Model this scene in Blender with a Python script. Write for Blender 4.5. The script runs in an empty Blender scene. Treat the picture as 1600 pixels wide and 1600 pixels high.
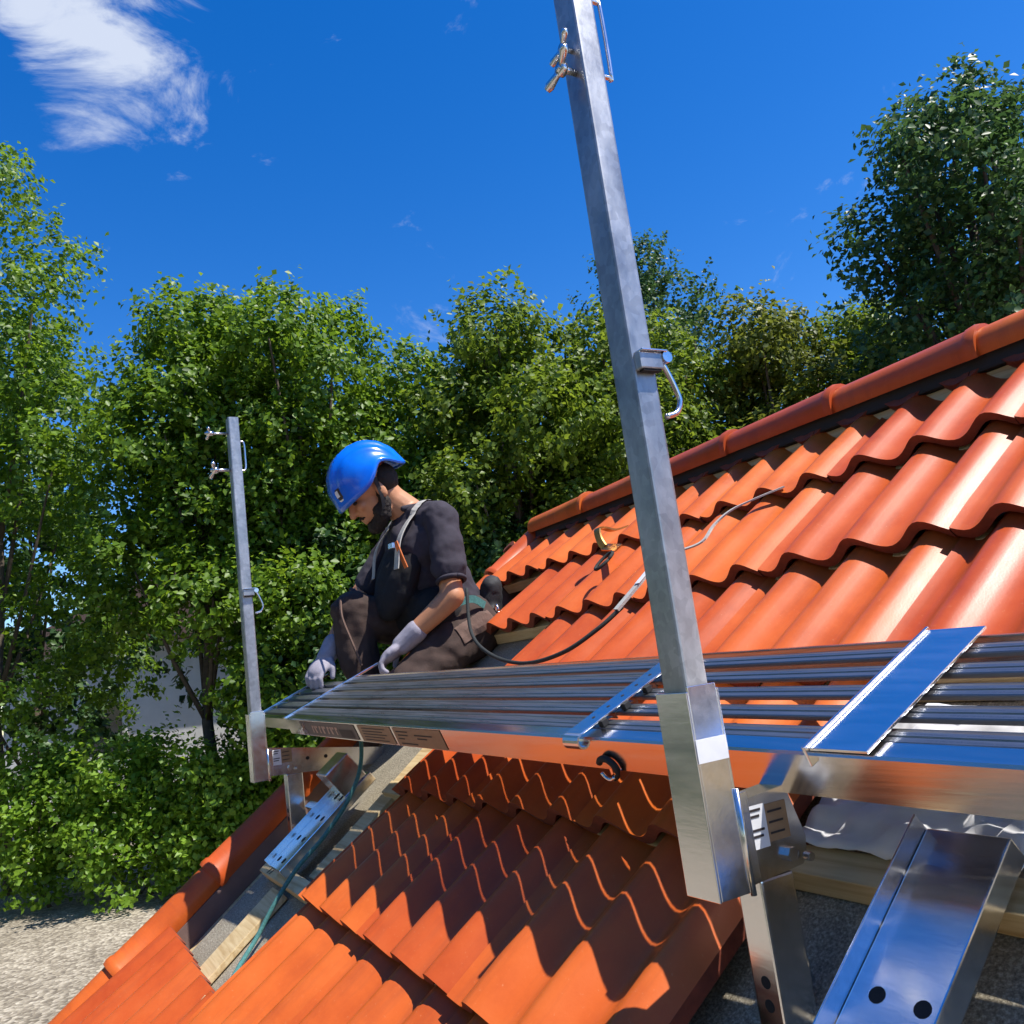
import bpy, bmesh, math, random
import numpy as np
from mathutils import Vector, Matrix, noise

random.seed(7)
rng = np.random.default_rng(11)
SC = bpy.context.scene
COL = SC.collection

# ------------------------------------------------------------------ camera
CAM_R = ((0.47411162, 0.87063424, -0.13120284),
         (-0.21469403, -0.03020001, -0.97621434),
         (-0.85388796, 0.49100303, 0.1726018))          # rows: right, down, forward
CAM_C = (2.45003716, -1.34298162, -0.14855137)
cam_d = bpy.data.cameras.new('camera')
cam = bpy.data.objects.new('camera', cam_d)
COL.objects.link(cam)
_r, _d, _f = [Vector(v) for v in CAM_R]
cam.matrix_world = Matrix((( _r[0], -_d[0], -_f[0], CAM_C[0]),
                           ( _r[1], -_d[1], -_f[1], CAM_C[1]),
                           ( _r[2], -_d[2], -_f[2], CAM_C[2]),
                           (0, 0, 0, 1)))
cam_d.sensor_width = 36.0
cam_d.lens = 36.0 * 1330.0 / 1600.0
cam_d.clip_start = 0.02
cam_d.clip_end = 2000
SC.camera = cam

# ------------------------------------------------------------------ sun + sky
TO_SUN = Vector((0.42, 0.36, 1.0)).normalized()
sun_d = bpy.data.lights.new('sun', 'SUN')
sun_d.energy = 4.4
sun_d.angle = math.radians(0.53)
sun_d.color = (1.0, 0.955, 0.88)
sun = bpy.data.objects.new('sun', sun_d)
COL.objects.link(sun)
sun.rotation_euler = TO_SUN.to_track_quat('Z', 'Y').to_euler()
sun.location = (3, 4, 8)

W = bpy.data.worlds.new('World')
SC.world = W
W.use_nodes = True
nt = W.node_tree
nt.nodes.clear()
def wn(t, **kw):
    n = nt.nodes.new(t)
    for k, v in kw.items():
        setattr(n, k, v)
    return n
w_out = wn('ShaderNodeOutputWorld')
w_bg = wn('ShaderNodeBackground')
w_bg.inputs['Strength'].default_value = 0.105
w_sky = wn('ShaderNodeTexSky', sky_type='NISHITA')
w_sky.sun_disc = False
w_sky.sun_elevation = math.asin(TO_SUN.z)
w_sky.sun_rotation = math.atan2(TO_SUN.x, TO_SUN.y)
w_sky.altitude = 400
w_sky.air_density = 1.0
w_sky.dust_density = 0.3
w_sky.ozone_density = 2.5
w_hs = wn('ShaderNodeHueSaturation')
w_hs.inputs['Saturation'].default_value = 1.42
w_hs.inputs['Hue'].default_value = 0.512
w_hs.inputs['Value'].default_value = 1.12
nt.links.new(w_sky.outputs[0], w_hs.inputs['Color'])
# fair-weather clouds: sparse wisps over the whole sky, one bigger bank low on the left
w_tc = wn('ShaderNodeTexCoord')
w_map = wn('ShaderNodeMapping')
w_map.inputs['Scale'].default_value = (1.0, 1.0, 1.9)
w_map.inputs['Rotation'].default_value = (0.3, 0.5, 0.2)
nt.links.new(w_tc.outputs['Generated'], w_map.inputs['Vector'])
w_n1 = wn('ShaderNodeTexNoise')
w_n1.inputs['Scale'].default_value = 7.5
w_n1.inputs['Detail'].default_value = 9
w_n1.inputs['Roughness'].default_value = 0.62
w_n1.inputs['Distortion'].default_value = 0.5
nt.links.new(w_map.outputs[0], w_n1.inputs['Vector'])
def sky_spot(direction, inner, outer):
    """soft disc around a direction of the sky (1 in the middle, 0 outside)"""
    dp = wn('ShaderNodeVectorMath', operation='DOT_PRODUCT')
    nt.links.new(w_tc.outputs['Generated'], dp.inputs[0])
    dp.inputs[1].default_value = Vector(direction).normalized()
    mr = wn('ShaderNodeMapRange')
    mr.inputs['From Min'].default_value = math.cos(math.radians(outer))
    mr.inputs['From Max'].default_value = math.cos(math.radians(inner))
    nt.links.new(dp.outputs['Value'], mr.inputs['Value'])
    return mr.outputs[0]
spot = sky_spot((-1.135, 0.085, 0.935), 1.0, 8.0)
w_add = wn('ShaderNodeMath', operation='MULTIPLY_ADD')
nt.links.new(spot, w_add.inputs[0])
w_add.inputs[1].default_value = 0.32
nt.links.new(w_n1.outputs['Fac'], w_add.inputs[2])
w_mr = wn('ShaderNodeMapRange')
w_mr.interpolation_type = 'SMOOTHSTEP'
w_mr.inputs['From Min'].default_value = 0.635
w_mr.inputs['From Max'].default_value = 0.86
w_mr.inputs['To Max'].default_value = 0.88
nt.links.new(w_add.outputs[0], w_mr.inputs['Value'])
w_mix = wn('ShaderNodeMix', data_type='RGBA')
nt.links.new(w_mr.outputs[0], w_mix.inputs['Factor'])
nt.links.new(w_hs.outputs[0], w_mix.inputs['A'])
w_mix.inputs['B'].default_value = (4.2, 4.6, 5.4, 1)
nt.links.new(w_mix.outputs['Result'], w_bg.inputs['Color'])
nt.links.new(w_bg.outputs[0], w_out.inputs['Surface'])

vs = SC.view_settings
vs.view_transform = 'Standard'
vs.look = 'None'
vs.exposure = 0.78
vs.gamma = 1.0
vs.use_curve_mapping = False
SC.render.engine = 'CYCLES'

# ------------------------------------------------------------------ material helpers
def material(name):
    m = bpy.data.materials.new(name)
    m.use_nodes = True
    n = m.node_tree
    b = n.nodes['Principled BSDF']
    return m, n, b
def lk(n, a, b):
    n.links.new(a, b)
def node(n, t, **kw):
    x = n.nodes.new(t)
    for k, v in kw.items():
        setattr(x, k, v)
    return x
def tex_noise(n, scale, detail=4, rough=0.55, vec=None, dist=0.0):
    t = node(n, 'ShaderNodeTexNoise')
    t.inputs['Scale'].default_value = scale
    t.inputs['Detail'].default_value = detail
    t.inputs['Roughness'].default_value = rough
    t.inputs['Distortion'].default_value = dist
    if vec is not None:
        lk(n, vec, t.inputs['Vector'])
    return t
def ramp(n, fac, stops):
    r = node(n, 'ShaderNodeValToRGB')
    el = r.color_ramp.elements
    while len(el) < len(stops):
        el.new(0.5)
    for e, (p, c) in zip(el, stops):
        e.position = p
        e.color = (c[0], c[1], c[2], 1)
    lk(n, fac, r.inputs['Fac'])
    return r
def bump(n, b, height, strength, dist=0.01):
    k = node(n, 'ShaderNodeBump')
    k.inputs['Strength'].default_value = strength
    k.inputs['Distance'].default_value = dist
    lk(n, height, k.inputs['Height'])
    lk(n, k.outputs[0], b.inputs['Normal'])
    return k
def coords(n, kind='Object', scale=(1, 1, 1)):
    t = node(n, 'ShaderNodeTexCoord')
    m = node(n, 'ShaderNodeMapping')
    m.inputs['Scale'].default_value = scale
    lk(n, t.outputs[kind], m.inputs['Vector'])
    return m.outputs[0]
def maprange(n, v, a, b, c, d):
    m = node(n, 'ShaderNodeMapRange')
    for k, x in zip(('From Min', 'From Max', 'To Min', 'To Max'), (a, b, c, d)):
        m.inputs[k].default_value = x
    lk(n, v, m.inputs['Value'])
    return m.outputs[0]

MATS = {}
def m_simple(key, col, rough=0.6, metal=0.0, var=0.15, scale=20, bmp=0.1, coat=0.0, bscale=None):
    m, n, b = material(key)
    v = coords(n)
    t = tex_noise(n, scale, 5, 0.6, v)
    lo = tuple(c * (1 - var) for c in col)
    hi = tuple(min(1, c * (1 + var)) for c in col)
    r = ramp(n, t.outputs['Fac'], [(0.3, lo), (0.7, hi)])
    lk(n, r.outputs[0], b.inputs['Base Color'])
    b.inputs['Roughness'].default_value = rough
    b.inputs['Metallic'].default_value = metal
    b.inputs['Coat Weight'].default_value = coat
    if bmp:
        t2 = tex_noise(n, bscale or scale * 4, 4, 0.6, v)
        bump(n, b, t2.outputs['Fac'], bmp, 0.004)
    MATS[key] = m
    return m

def m_tile():
    m, n, b = material('clay_tile')
    v = coords(n)
    oi = node(n, 'ShaderNodeObjectInfo')
    add = node(n, 'ShaderNodeVectorMath', operation='ADD')
    lk(n, v, add.inputs[0])
    lk(n, oi.outputs['Location'], add.inputs[1])
    t = tex_noise(n, 5.0, 6, 0.65, add.outputs[0])
    r = ramp(n, t.outputs['Fac'], [(0.25, (0.42, 0.070, 0.013)), (0.52, (0.57, 0.110, 0.018)), (0.8, (0.64, 0.145, 0.028))])
    # per-tile tone
    hs = node(n, 'ShaderNodeHueSaturation')
    lk(n, r.outputs[0], hs.inputs['Color'])
    lk(n, maprange(n, oi.outputs['Random'], 0, 1, 0.80, 1.12), hs.inputs['Value'])
    lk(n, maprange(n, oi.outputs['Random'], 0, 1, 0.494, 0.506), hs.inputs['Hue'])
    # dusty specks
    s = tex_noise(n, 160, 3, 0.7, add.outputs[0])
    sp = maprange(n, s.outputs['Fac'], 0.66, 0.74, 0, 0.45)
    # grime collecting in streaks down the slope
    vs_ = node(n, 'ShaderNodeMapping')
    vs_.inputs['Scale'].default_value = (22, 2.2, 1)
    lk(n, add.outputs[0], vs_.inputs['Vector'])
    g = tex_noise(n, 1.0, 5, 0.7, vs_.outputs[0])
    gm = maprange(n, g.outputs['Fac'], 0.50, 0.80, 0, 0.45)
    mx = node(n, 'ShaderNodeMix', data_type='RGBA')
    lk(n, gm, mx.inputs['Factor'])
    lk(n, hs.outputs[0], mx.inputs['A'])
    mx.inputs['B'].default_value = (0.22, 0.055, 0.025, 1)
    mx2 = node(n, 'ShaderNodeMix', data_type='RGBA')
    lk(n, sp, mx2.inputs['Factor'])
    lk(n, mx.outputs['Result'], mx2.inputs['A'])
    mx2.inputs['B'].default_value = (0.60, 0.26, 0.12, 1)
    lk(n, mx2.outputs['Result'], b.inputs['Base Color'])
    lk(n, maprange(n, t.outputs['Fac'], 0.3, 0.75, 0.33, 0.46), b.inputs['Roughness'])
    b.inputs['Specular IOR Level'].default_value = 0.30
    f = tex_noise(n, 300, 3, 0.6, add.outputs[0])
    bump(n, b, f.outputs['Fac'], 0.06, 0.002)
    MATS['tile'] = m
m_tile()

m_simple('tile_edge_shade', (0.20, 0.045, 0.022), 0.8, 0, 0.25, 40, 0.3)  # shade of the tile edges and undersides painted in as darker clay
def m_metal(key, col, rough, streak=None, var=0.12, bmp=0.05, spangle=0.0, metal=1.0):
    m, n, b = material(key)
    v = coords(n, 'Object', streak or (1, 1, 1))
    t = tex_noise(n, 18, 6, 0.62, v)
    lo = tuple(c * (1 - var) for c in col)
    hi = tuple(min(1, c * (1 + var)) for c in col)
    r = ramp(n, t.outputs['Fac'], [(0.3, lo), (0.7, hi)])
    src = r.outputs[0]
    if spangle:
        vo = node(n, 'ShaderNodeTexVoronoi')
        vo.inputs['Scale'].default_value = 95
        lk(n, coords(n), vo.inputs['Vector'])
        mx = node(n, 'ShaderNodeMix', data_type='RGBA', blend_type='MULTIPLY')
        mx.inputs['Factor'].default_value = spangle
        lk(n, src, mx.inputs['A'])
        bw = node(n, 'ShaderNodeRGBToBW')
        lk(n, vo.outputs['Color'], bw.inputs[0])
        rr = ramp(n, bw.outputs[0], [(0.2, (0.45, 0.46, 0.5)), (0.8, (1.1, 1.1, 1.12))])
        lk(n, rr.outputs[0], mx.inputs['B'])
        src = mx.outputs['Result']
    lk(n, src, b.inputs['Base Color'])
    b.inputs['Metallic'].default_value = metal
    lk(n, maprange(n, t.outputs['Fac'], 0.25, 0.75, rough * 0.75, rough * 1.3), b.inputs['Roughness'])
    t2 = tex_noise(n, 45, 4, 0.6, v)
    bump(n, b, t2.outputs['Fac'], bmp, 0.002)
    MATS[key] = m
m_metal('galv', (0.42, 0.425, 0.43), 0.40, (1, 1, .5), 0.30, 0.14, 0.30, 0.80)
m_metal('deck_alu', (0.25, 0.26, 0.275), 0.30, (0.12, 6, 6), 0.25, 0.16, 0.0, 0.85)
m_metal('alu', (0.80, 0.80, 0.81), 0.20, (0.5, 3, 3), 0.06, 0.06)
m_metal('rail_alu', (0.68, 0.66, 0.65), 0.20, (0.15, 4, 4), 0.05, 0.05)
m_metal('bolt_steel', (0.70, 0.70, 0.72), 0.22, None, 0.08, 0.03)
m_metal('brass', (0.62, 0.36, 0.12), 0.34, None, 0.15, 0.05)

def m_wood():
    m, n, b = material('fresh_timber')
    v = coords(n, 'Object', (1, 1, 1))
    wv = node(n, 'ShaderNodeMapping')
    wv.inputs['Scale'].default_value = (3, 40, 40)
    lk(n, v, wv.inputs['Vector'])
    t = tex_noise(n, 1.5, 6, 0.6, wv.outputs[0], 0.6)
    r = ramp(n, t.outputs['Fac'], [(0.3, (0.46, 0.30, 0.13)), (0.55, (0.66, 0.50, 0.27)), (0.8, (0.74, 0.60, 0.36))])
    lk(n, r.outputs[0], b.inputs['Base Color'])
    b.inputs['Roughness'].default_value = 0.62
    bump(n, b, t.outputs['Fac'], 0.15, 0.003)
    MATS['wood'] = m
m_wood()
def m_felt():
    m, n, b = material('mineral_felt')
    v = coords(n)
    t = tex_noise(n, 240, 3, 0.7, v)
    t0 = tex_noise(n, 6, 4, 0.6, v)
    r = ramp(n, t.outputs['Fac'], [(0.30, (0.14, 0.12, 0.085)), (0.5, (0.30, 0.26, 0.19)), (0.68, (0.55, 0.50, 0.38))])
    mx = node(n, 'ShaderNodeMix', data_type='RGBA', blend_type='MULTIPLY')
    mx.inputs['Factor'].default_value = 0.5
    lk(n, r.outputs[0], mx.inputs['A'])
    r0 = ramp(n, t0.outputs['Fac'], [(0.3, (0.55, 0.53, 0.5)), (0.7, (1.1, 1.1, 1.1))])
    lk(n, r0.outputs[0], mx.inputs['B'])
    lk(n, mx.outputs['Result'], b.inputs['Base Color'])
    b.inputs['Roughness'].default_value = 0.9
    bump(n, b, t.outputs['Fac'], 0.5, 0.003)
    MATS['felt'] = m
m_felt()
def m_ground():
    m, n, b = material('gravel_ground')
    v = coords(n)
    vo = node(n, 'ShaderNodeTexVoronoi')
    vo.inputs['Scale'].default_value = 38
    lk(n, v, vo.inputs['Vector'])
    t = tex_noise(n, 1.3, 6, 0.6, v)
    bw = node(n, 'ShaderNodeRGBToBW')
    lk(n, vo.outputs['Color'], bw.inputs[0])
    r = ramp(n, bw.outputs[0], [(0.2, (0.17, 0.145, 0.115)), (0.55, (0.30, 0.265, 0.215)), (0.85, (0.44, 0.40, 0.34))])
    g = ramp(n, t.outputs['Fac'], [(0.35, (0.75, 0.72, 0.66)), (0.65, (1.08, 1.06, 1.0))])
    mx = node(n, 'ShaderNodeMix', data_type='RGBA', blend_type='MULTIPLY')
    mx.inputs['Factor'].default_value = 1
    lk(n, r.outputs[0], mx.inputs['A'])
    lk(n, g.outputs[0], mx.inputs['B'])
    lk(n, mx.outputs['Result'], b.inputs['Base Color'])
    b.inputs['Roughness'].default_value = 0.95
    bump(n, b, vo.outputs['Distance'], 0.6, 0.02)
    MATS['ground'] = m
m_ground()
def m_leaf(key, dark, light, transl=0.35, rough=0.45):
    m, n, b = material(key)
    at = node(n, 'ShaderNodeAttribute')
    at.attribute_name = 'tint'
    r = ramp(n, at.outputs['Fac'], [(0.0, dark), (1.0, light)])
    lk(n, r.outputs[0], b.inputs['Base Color'])
    b.inputs['Roughness'].default_value = rough
    b.inputs['Specular IOR Level'].default_value = 0.4
    tr = node(n, 'ShaderNodeBsdfTranslucent')
    hs = node(n, 'ShaderNodeHueSaturation')
    hs.inputs['Value'].default_value = 1.6
    hs.inputs['Hue'].default_value = 0.485
    lk(n, r.outputs[0], hs.inputs['Color'])
    lk(n, hs.outputs[0], tr.inputs['Color'])
    mx = node(n, 'ShaderNodeMixShader')
    mx.inputs[0].default_value = transl
    lk(n, b.outputs[0], mx.inputs[1])
    lk(n, tr.outputs[0], mx.inputs[2])
    lk(n, mx.outputs[0], n.nodes['Material Output'].inputs['Surface'])
    MATS[key] = m
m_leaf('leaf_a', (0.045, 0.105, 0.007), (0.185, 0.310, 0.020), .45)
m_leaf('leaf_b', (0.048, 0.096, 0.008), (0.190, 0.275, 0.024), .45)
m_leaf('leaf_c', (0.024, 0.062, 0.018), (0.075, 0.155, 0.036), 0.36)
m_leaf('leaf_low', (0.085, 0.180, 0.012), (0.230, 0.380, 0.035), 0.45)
m_leaf('leaf_brown', (0.055, 0.085, 0.010), (0.190, 0.225, 0.030), 0.42)
m_simple('bark', (0.10, 0.075, 0.055), 0.9, 0, 0.4, 12, 0.6)
m_simple('skin', (0.50, 0.225, 0.11), 0.5, 0, 0.10, 30, 0.08, 0, 160)
m_simple('shirt', (0.034, 0.028, 0.040), 0.9, 0, 0.18, 40, 0.25, 0, 260)
m_simple('bib', (0.010, 0.009, 0.011), 0.9, 0, 0.2, 30, 0.25, 0, 200)
m_simple('trouser', (0.046, 0.026, 0.020), 0.9, 0, 0.25, 26, 0.3, 0, 220)
m_simple('pocket', (0.14, 0.085, 0.065), 0.9, 0, 0.2, 26, 0.3, 0, 220)
m_simple('glove', (0.30, 0.28, 0.33), 0.8, 0, 0.15, 50, 0.3, 0, 240)
m_simple('hair', (0.018, 0.011, 0.008), 0.8, 0, 0.3, 120, 0.6, 0, 300)
m_simple('strap_black', (0.02, 0.02, 0.022), 0.7, 0, 0.2, 90, 0.3)
m_simple('strap_grey', (0.46, 0.44, 0.40), 0.75, 0, 0.15, 90, 0.3)
m_simple('strap_orange', (0.62, 0.16, 0.04), 0.7, 0, 0.15, 90, 0.3)
m_simple('rope_pale', (0.50, 0.46, 0.36), 0.85, 0, 0.3, 200, 0.5)
m_simple('rope_dark', (0.018, 0.022, 0.020), 0.8, 0, 0.3, 200, 0.5)
m_simple('rope_green', (0.06, 0.20, 0.19), 0.8, 0, 0.3, 160, 0.5)
m_simple('sticker_white', (0.74, 0.74, 0.76), 0.35, 0, 0.05, 30, 0.02)
m_simple('sticker_brown', (0.30, 0.185, 0.10), 0.45, 0, 0.12, 30, 0.03)
m_simple('sticker_dark', (0.045, 0.025, 0.035), 0.4, 0, 0.2, 30, 0.03)
m_simple('print_dark', (0.03, 0.022, 0.025), 0.6, 0, 0.1, 30, 0.0)
m_simple('print_pale', (0.52, 0.36, 0.28), 0.6, 0, 0.1, 30, 0.0)
m_simple('hole', (0.012, 0.012, 0.014), 0.9, 0, 0.1, 30, 0.0)
m_simple('blue_plastic', (0.02, 0.13, 0.55), 0.3, 0, 0.08, 30, 0.02)
m_simple('rubber', (0.015, 0.015, 0.016), 0.7, 0, 0.1, 30, 0.05)
m_simple('plaster', (0.72, 0.70, 0.66), 0.9, 0, 0.06, 5, 0.1)
m_simple('roof_grey', (0.16, 0.10, 0.085), 0.85, 0, 0.2, 8, 0.2)
m_simple('glass_dark', (0.02, 0.025, 0.03), 0.1, 0, 0.1, 3, 0.0)
def m_helmet():
    m, n, b = material('blue_helmet_shell')
    t = tex_noise(n, 14, 3, 0.5, coords(n))
    r = ramp(n, t.outputs['Fac'], [(0.3, (0.002, 0.115, 0.70)), (0.7, (0.004, 0.18, 0.86))])
    lk(n, r.outputs[0], b.inputs['Base Color'])
    b.inputs['Roughness'].default_value = 0.22
    b.inputs['Coat Weight'].default_value = 0.6
    b.inputs['Coat Roughness'].default_value = 0.12
    MATS['helmet'] = m
m_helmet()

# ------------------------------------------------------------------ object helpers
def tag(o, label=None, cat=None, group=None, kind=None):
    if label: o['label'] = label
    if cat: o['category'] = cat
    if group: o['group'] = group
    if kind: o['kind'] = kind
    return o
def thing(name, loc, label, cat, group=None):
    o = bpy.data.objects.new(name, None)
    o.empty_display_size = 0.05
    COL.objects.link(o)
    o.location = loc
    return tag(o, label, cat, group)
def origin(o):
    """world position of a root or part (all frames are unrotated)"""
    v = Vector(o.location)
    p = o.parent
    while p:
        v = v + Vector(p.location)
        p = p.parent
    return v
def link_mesh(name, me, mat, parent=None, loc=None, smooth=False):
    if mat is not None and len(me.materials) == 0:
        me.materials.append(MATS[mat] if isinstance(mat, str) else mat)
    o = bpy.data.objects.new(name, me)
    COL.objects.link(o)
    if parent is not None:
        o.parent = parent
    if loc is not None:
        o.location = loc
    if smooth:
        for p in me.polygons:
            p.use_smooth = True
    return o
def pydata(name, verts, faces, mat, parent=None, smooth=False):
    """verts in world space; the object sits at its own centre"""
    V = np.array(verts, dtype=float)
    c = (V.min(0) + V.max(0)) / 2
    me = bpy.data.meshes.new(name)
    me.from_pydata((V - c).tolist(), [], faces)
    me.update()
    base = origin(parent) if parent is not None else Vector((0, 0, 0))
    return link_mesh(name, me, mat, parent, Vector(c) - base, smooth)
def bm_obj(name, bm, mat, parent=None, smooth=False):
    bm.normal_update()
    me = bpy.data.meshes.new(name)
    bm.to_mesh(me)
    bm.free()
    V = np.array([v.co for v in me.vertices])
    c = (V.min(0) + V.max(0)) / 2
    me.transform(Matrix.Translation(-Vector(c)))
    base = origin(parent) if parent is not None else Vector((0, 0, 0))
    o = link_mesh(name, me, mat, parent, Vector(c) - base, smooth)
    return o
def frame(o, a, b, c):
    return Matrix(((a[0], b[0], c[0], o[0]), (a[1], b[1], c[1], o[1]), (a[2], b[2], c[2], o[2]), (0, 0, 0, 1)))
ID = Matrix.Identity(4)
def bm_box(bm, M, lo, hi, bev=0.0):
    n = len(bm.verts)
    co = [(x, y, z) for x in (lo[0], hi[0]) for y in (lo[1], hi[1]) for z in (lo[2], hi[2])]
    vs_ = [bm.verts.new(M @ Vector(c)) for c in co]
    fs = [(0, 1, 3, 2), (4, 6, 7, 5), (0, 4, 5, 1), (2, 3, 7, 6), (0, 2, 6, 4), (1, 5, 7, 3)]
    F = [bm.faces.new([vs_[i] for i in f]) for f in fs]
    bmesh.ops.recalc_face_normals(bm, faces=F)
    if bev:
        ed = list({e for f in F for e in f.edges})
        bmesh.ops.bevel(bm, geom=ed, offset=bev, segments=2, profile=0.6, affect='EDGES')
def box(name, M, lo, hi, mat, parent=None, bev=0.002):
    bm = bmesh.new()
    bm_box(bm, M, lo, hi, bev)
    return bm_obj(name, bm, mat, parent)
def bm_tube(bm, pts, rad, seg=8, cap=True, squash=None):
    P = [Vector(p) for p in pts]
    n = len(P)
    R_ = rad if hasattr(rad, '__len__') else [rad] * n
    t0 = (P[1] - P[0]).normalized()
    up = Vector((0, 0, 1)) if abs(t0.z) < 0.9 else Vector((0, 1, 0))
    u = t0.cross(up).normalized()
    rings = []
    for i in range(n):
        t = (P[min(i + 1, n - 1)] - P[max(i - 1, 0)]).normalized()
        u = (u - t * u.dot(t)).normalized()
        w = t.cross(u)
        ring = []
        for k in range(seg):
            a = 2 * math.pi * k / seg
            ring.append(bm.verts.new(P[i] + u * math.cos(a) * R_[i] + w * math.sin(a) * R_[i]))
        rings.append(ring)
    for i in range(n - 1):
        for k in range(seg):
            bm.faces.new((rings[i][k], rings[i][(k + 1) % seg], rings[i + 1][(k + 1) % seg], rings[i + 1][k]))
    if cap:
        bm.faces.new(rings[0][::-1])
        bm.faces.new(rings[-1])
def tube(name, pts, rad, mat, parent=None, seg=8, smooth=True):
    bm = bmesh.new()
    bm_tube(bm, pts, rad, seg)
    return bm_obj(name, bm, mat, parent, smooth)
def spline(pts, n=8):
    """Catmull-Rom through points"""
    P = [np.array(p, float) for p in pts]
    P = [2 * P[0] - P[1]] + P + [2 * P[-1] - P[-2]]
    out = []
    for i in range(1, len(P) - 2):
        for k in range(n):
            t = k / n
            a, b, c, d = P[i - 1], P[i], P[i + 1], P[i + 2]
            out.append(0.5 * ((2 * b) + (-a + c) * t + (2 * a - 5 * b + 4 * c - d) * t * t + (-a + 3 * b - 3 * c + d) * t ** 3))
    out.append(P[-2])
    return [tuple(o) for o in out]
def ribbon(name, pts, width_dir, width, thick, mat, parent=None):
    """flat strap along pts; width_dir is one vector or one per point"""
    P = [Vector(p) for p in pts]
    bm = bmesh.new()
    rows = []
    for i, p in enumerate(P):
        t = (P[min(i + 1, len(P) - 1)] - P[max(i - 1, 0)]).normalized()
        wd = Vector(width_dir[i]) if hasattr(width_dir[0], '__len__') else Vector(width_dir)
        wd = (wd - t * wd.dot(t)).normalized()
        nn = t.cross(wd)
        rows.append([bm.verts.new(p + wd * a * width / 2 + nn * b * thick / 2) for a, b in ((-1, -1), (1, -1), (1, 1), (-1, 1))])
    for i in range(len(P) - 1):
        for k in range(4):
            bm.faces.new((rows[i][k], rows[i][(k + 1) % 4], rows[i + 1][(k + 1) % 4], rows[i + 1][k]))
    bm.faces.new(rows[0][::-1])
    bm.faces.new(rows[-1])
    bmesh.ops.recalc_face_normals(bm, faces=bm.faces)
    return bm_obj(name, bm, mat, parent)
def disc(name, M, r, h, mat, parent=None, seg=14):
    bm = bmesh.new()
    bm_tube(bm, [M @ Vector((0, 0, 0)), M @ Vector((0, 0, h))], r, seg)
    return bm_obj(name, bm, mat, parent)

# ------------------------------------------------------------------ ground
GZ = -1.75
def make_ground():
    n = 90
    R_ = 400
    bm = bmesh.new()
    xs = np.sign(np.linspace(-1, 1, n)) * (np.abs(np.linspace(-1, 1, n)) ** 3) * R_
    grid = [[bm.verts.new((x - 3, y + 1, GZ + 0.025 * noise.noise(Vector((x * .6, y * .6, 0))))) for y in xs] for x in xs]
    for i in range(n - 1):
        for j in range(n - 1):
            bm.faces.new((grid[i][j], grid[i + 1][j], grid[i + 1][j + 1], grid[i][j + 1]))
    o = bm_obj('ground', bm, 'ground', None, True)
    tag(o, kind='structure')
make_ground()

m_simple('lawn', (0.034, 0.044, 0.018), 0.95, 0, 0.4, 30, 0.8, 0, 220)
bm = bmesh.new()
lg = [[bm.verts.new((-14 + i * .8, -16 + j * .8, GZ + .045 + .03 * noise.noise(Vector((i * .9, j * .9, 5))))) for j in range(15)] for i in range(36)]
for i in range(35):
    for j in range(14):
        bm.faces.new((lg[i][j], lg[i + 1][j], lg[i + 1][j + 1], lg[i][j + 1]))
tag(bm_obj('lawn', bm, 'lawn', None, True), kind='structure')

# ------------------------------------------------------------------ the tiled roof
TH = math.radians(37.1035)
SX, SS, SN = Vector((1, 0, 0)), Vector((0, math.cos(TH), math.sin(TH))), Vector((0, -math.sin(TH), math.cos(TH)))
MR = frame((0, 0, 0), SX, SS, SN)          # roof frame: x along ridge, y up the slope, z off the roof
def rp(x, s, n=0.0):
    return MR @ Vector((x, s, n))
PITCH = 0.342
TW, TL = 0.453, 0.415
WAVE = TW / 3
C0 = 0.200                                  # a joint between two columns
roof = thing('tiled_roof', (0.8, 0.55, GZ), 'low pitched roof of glossy orange clay tiles with an opened strip at each side', 'roof')

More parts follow.
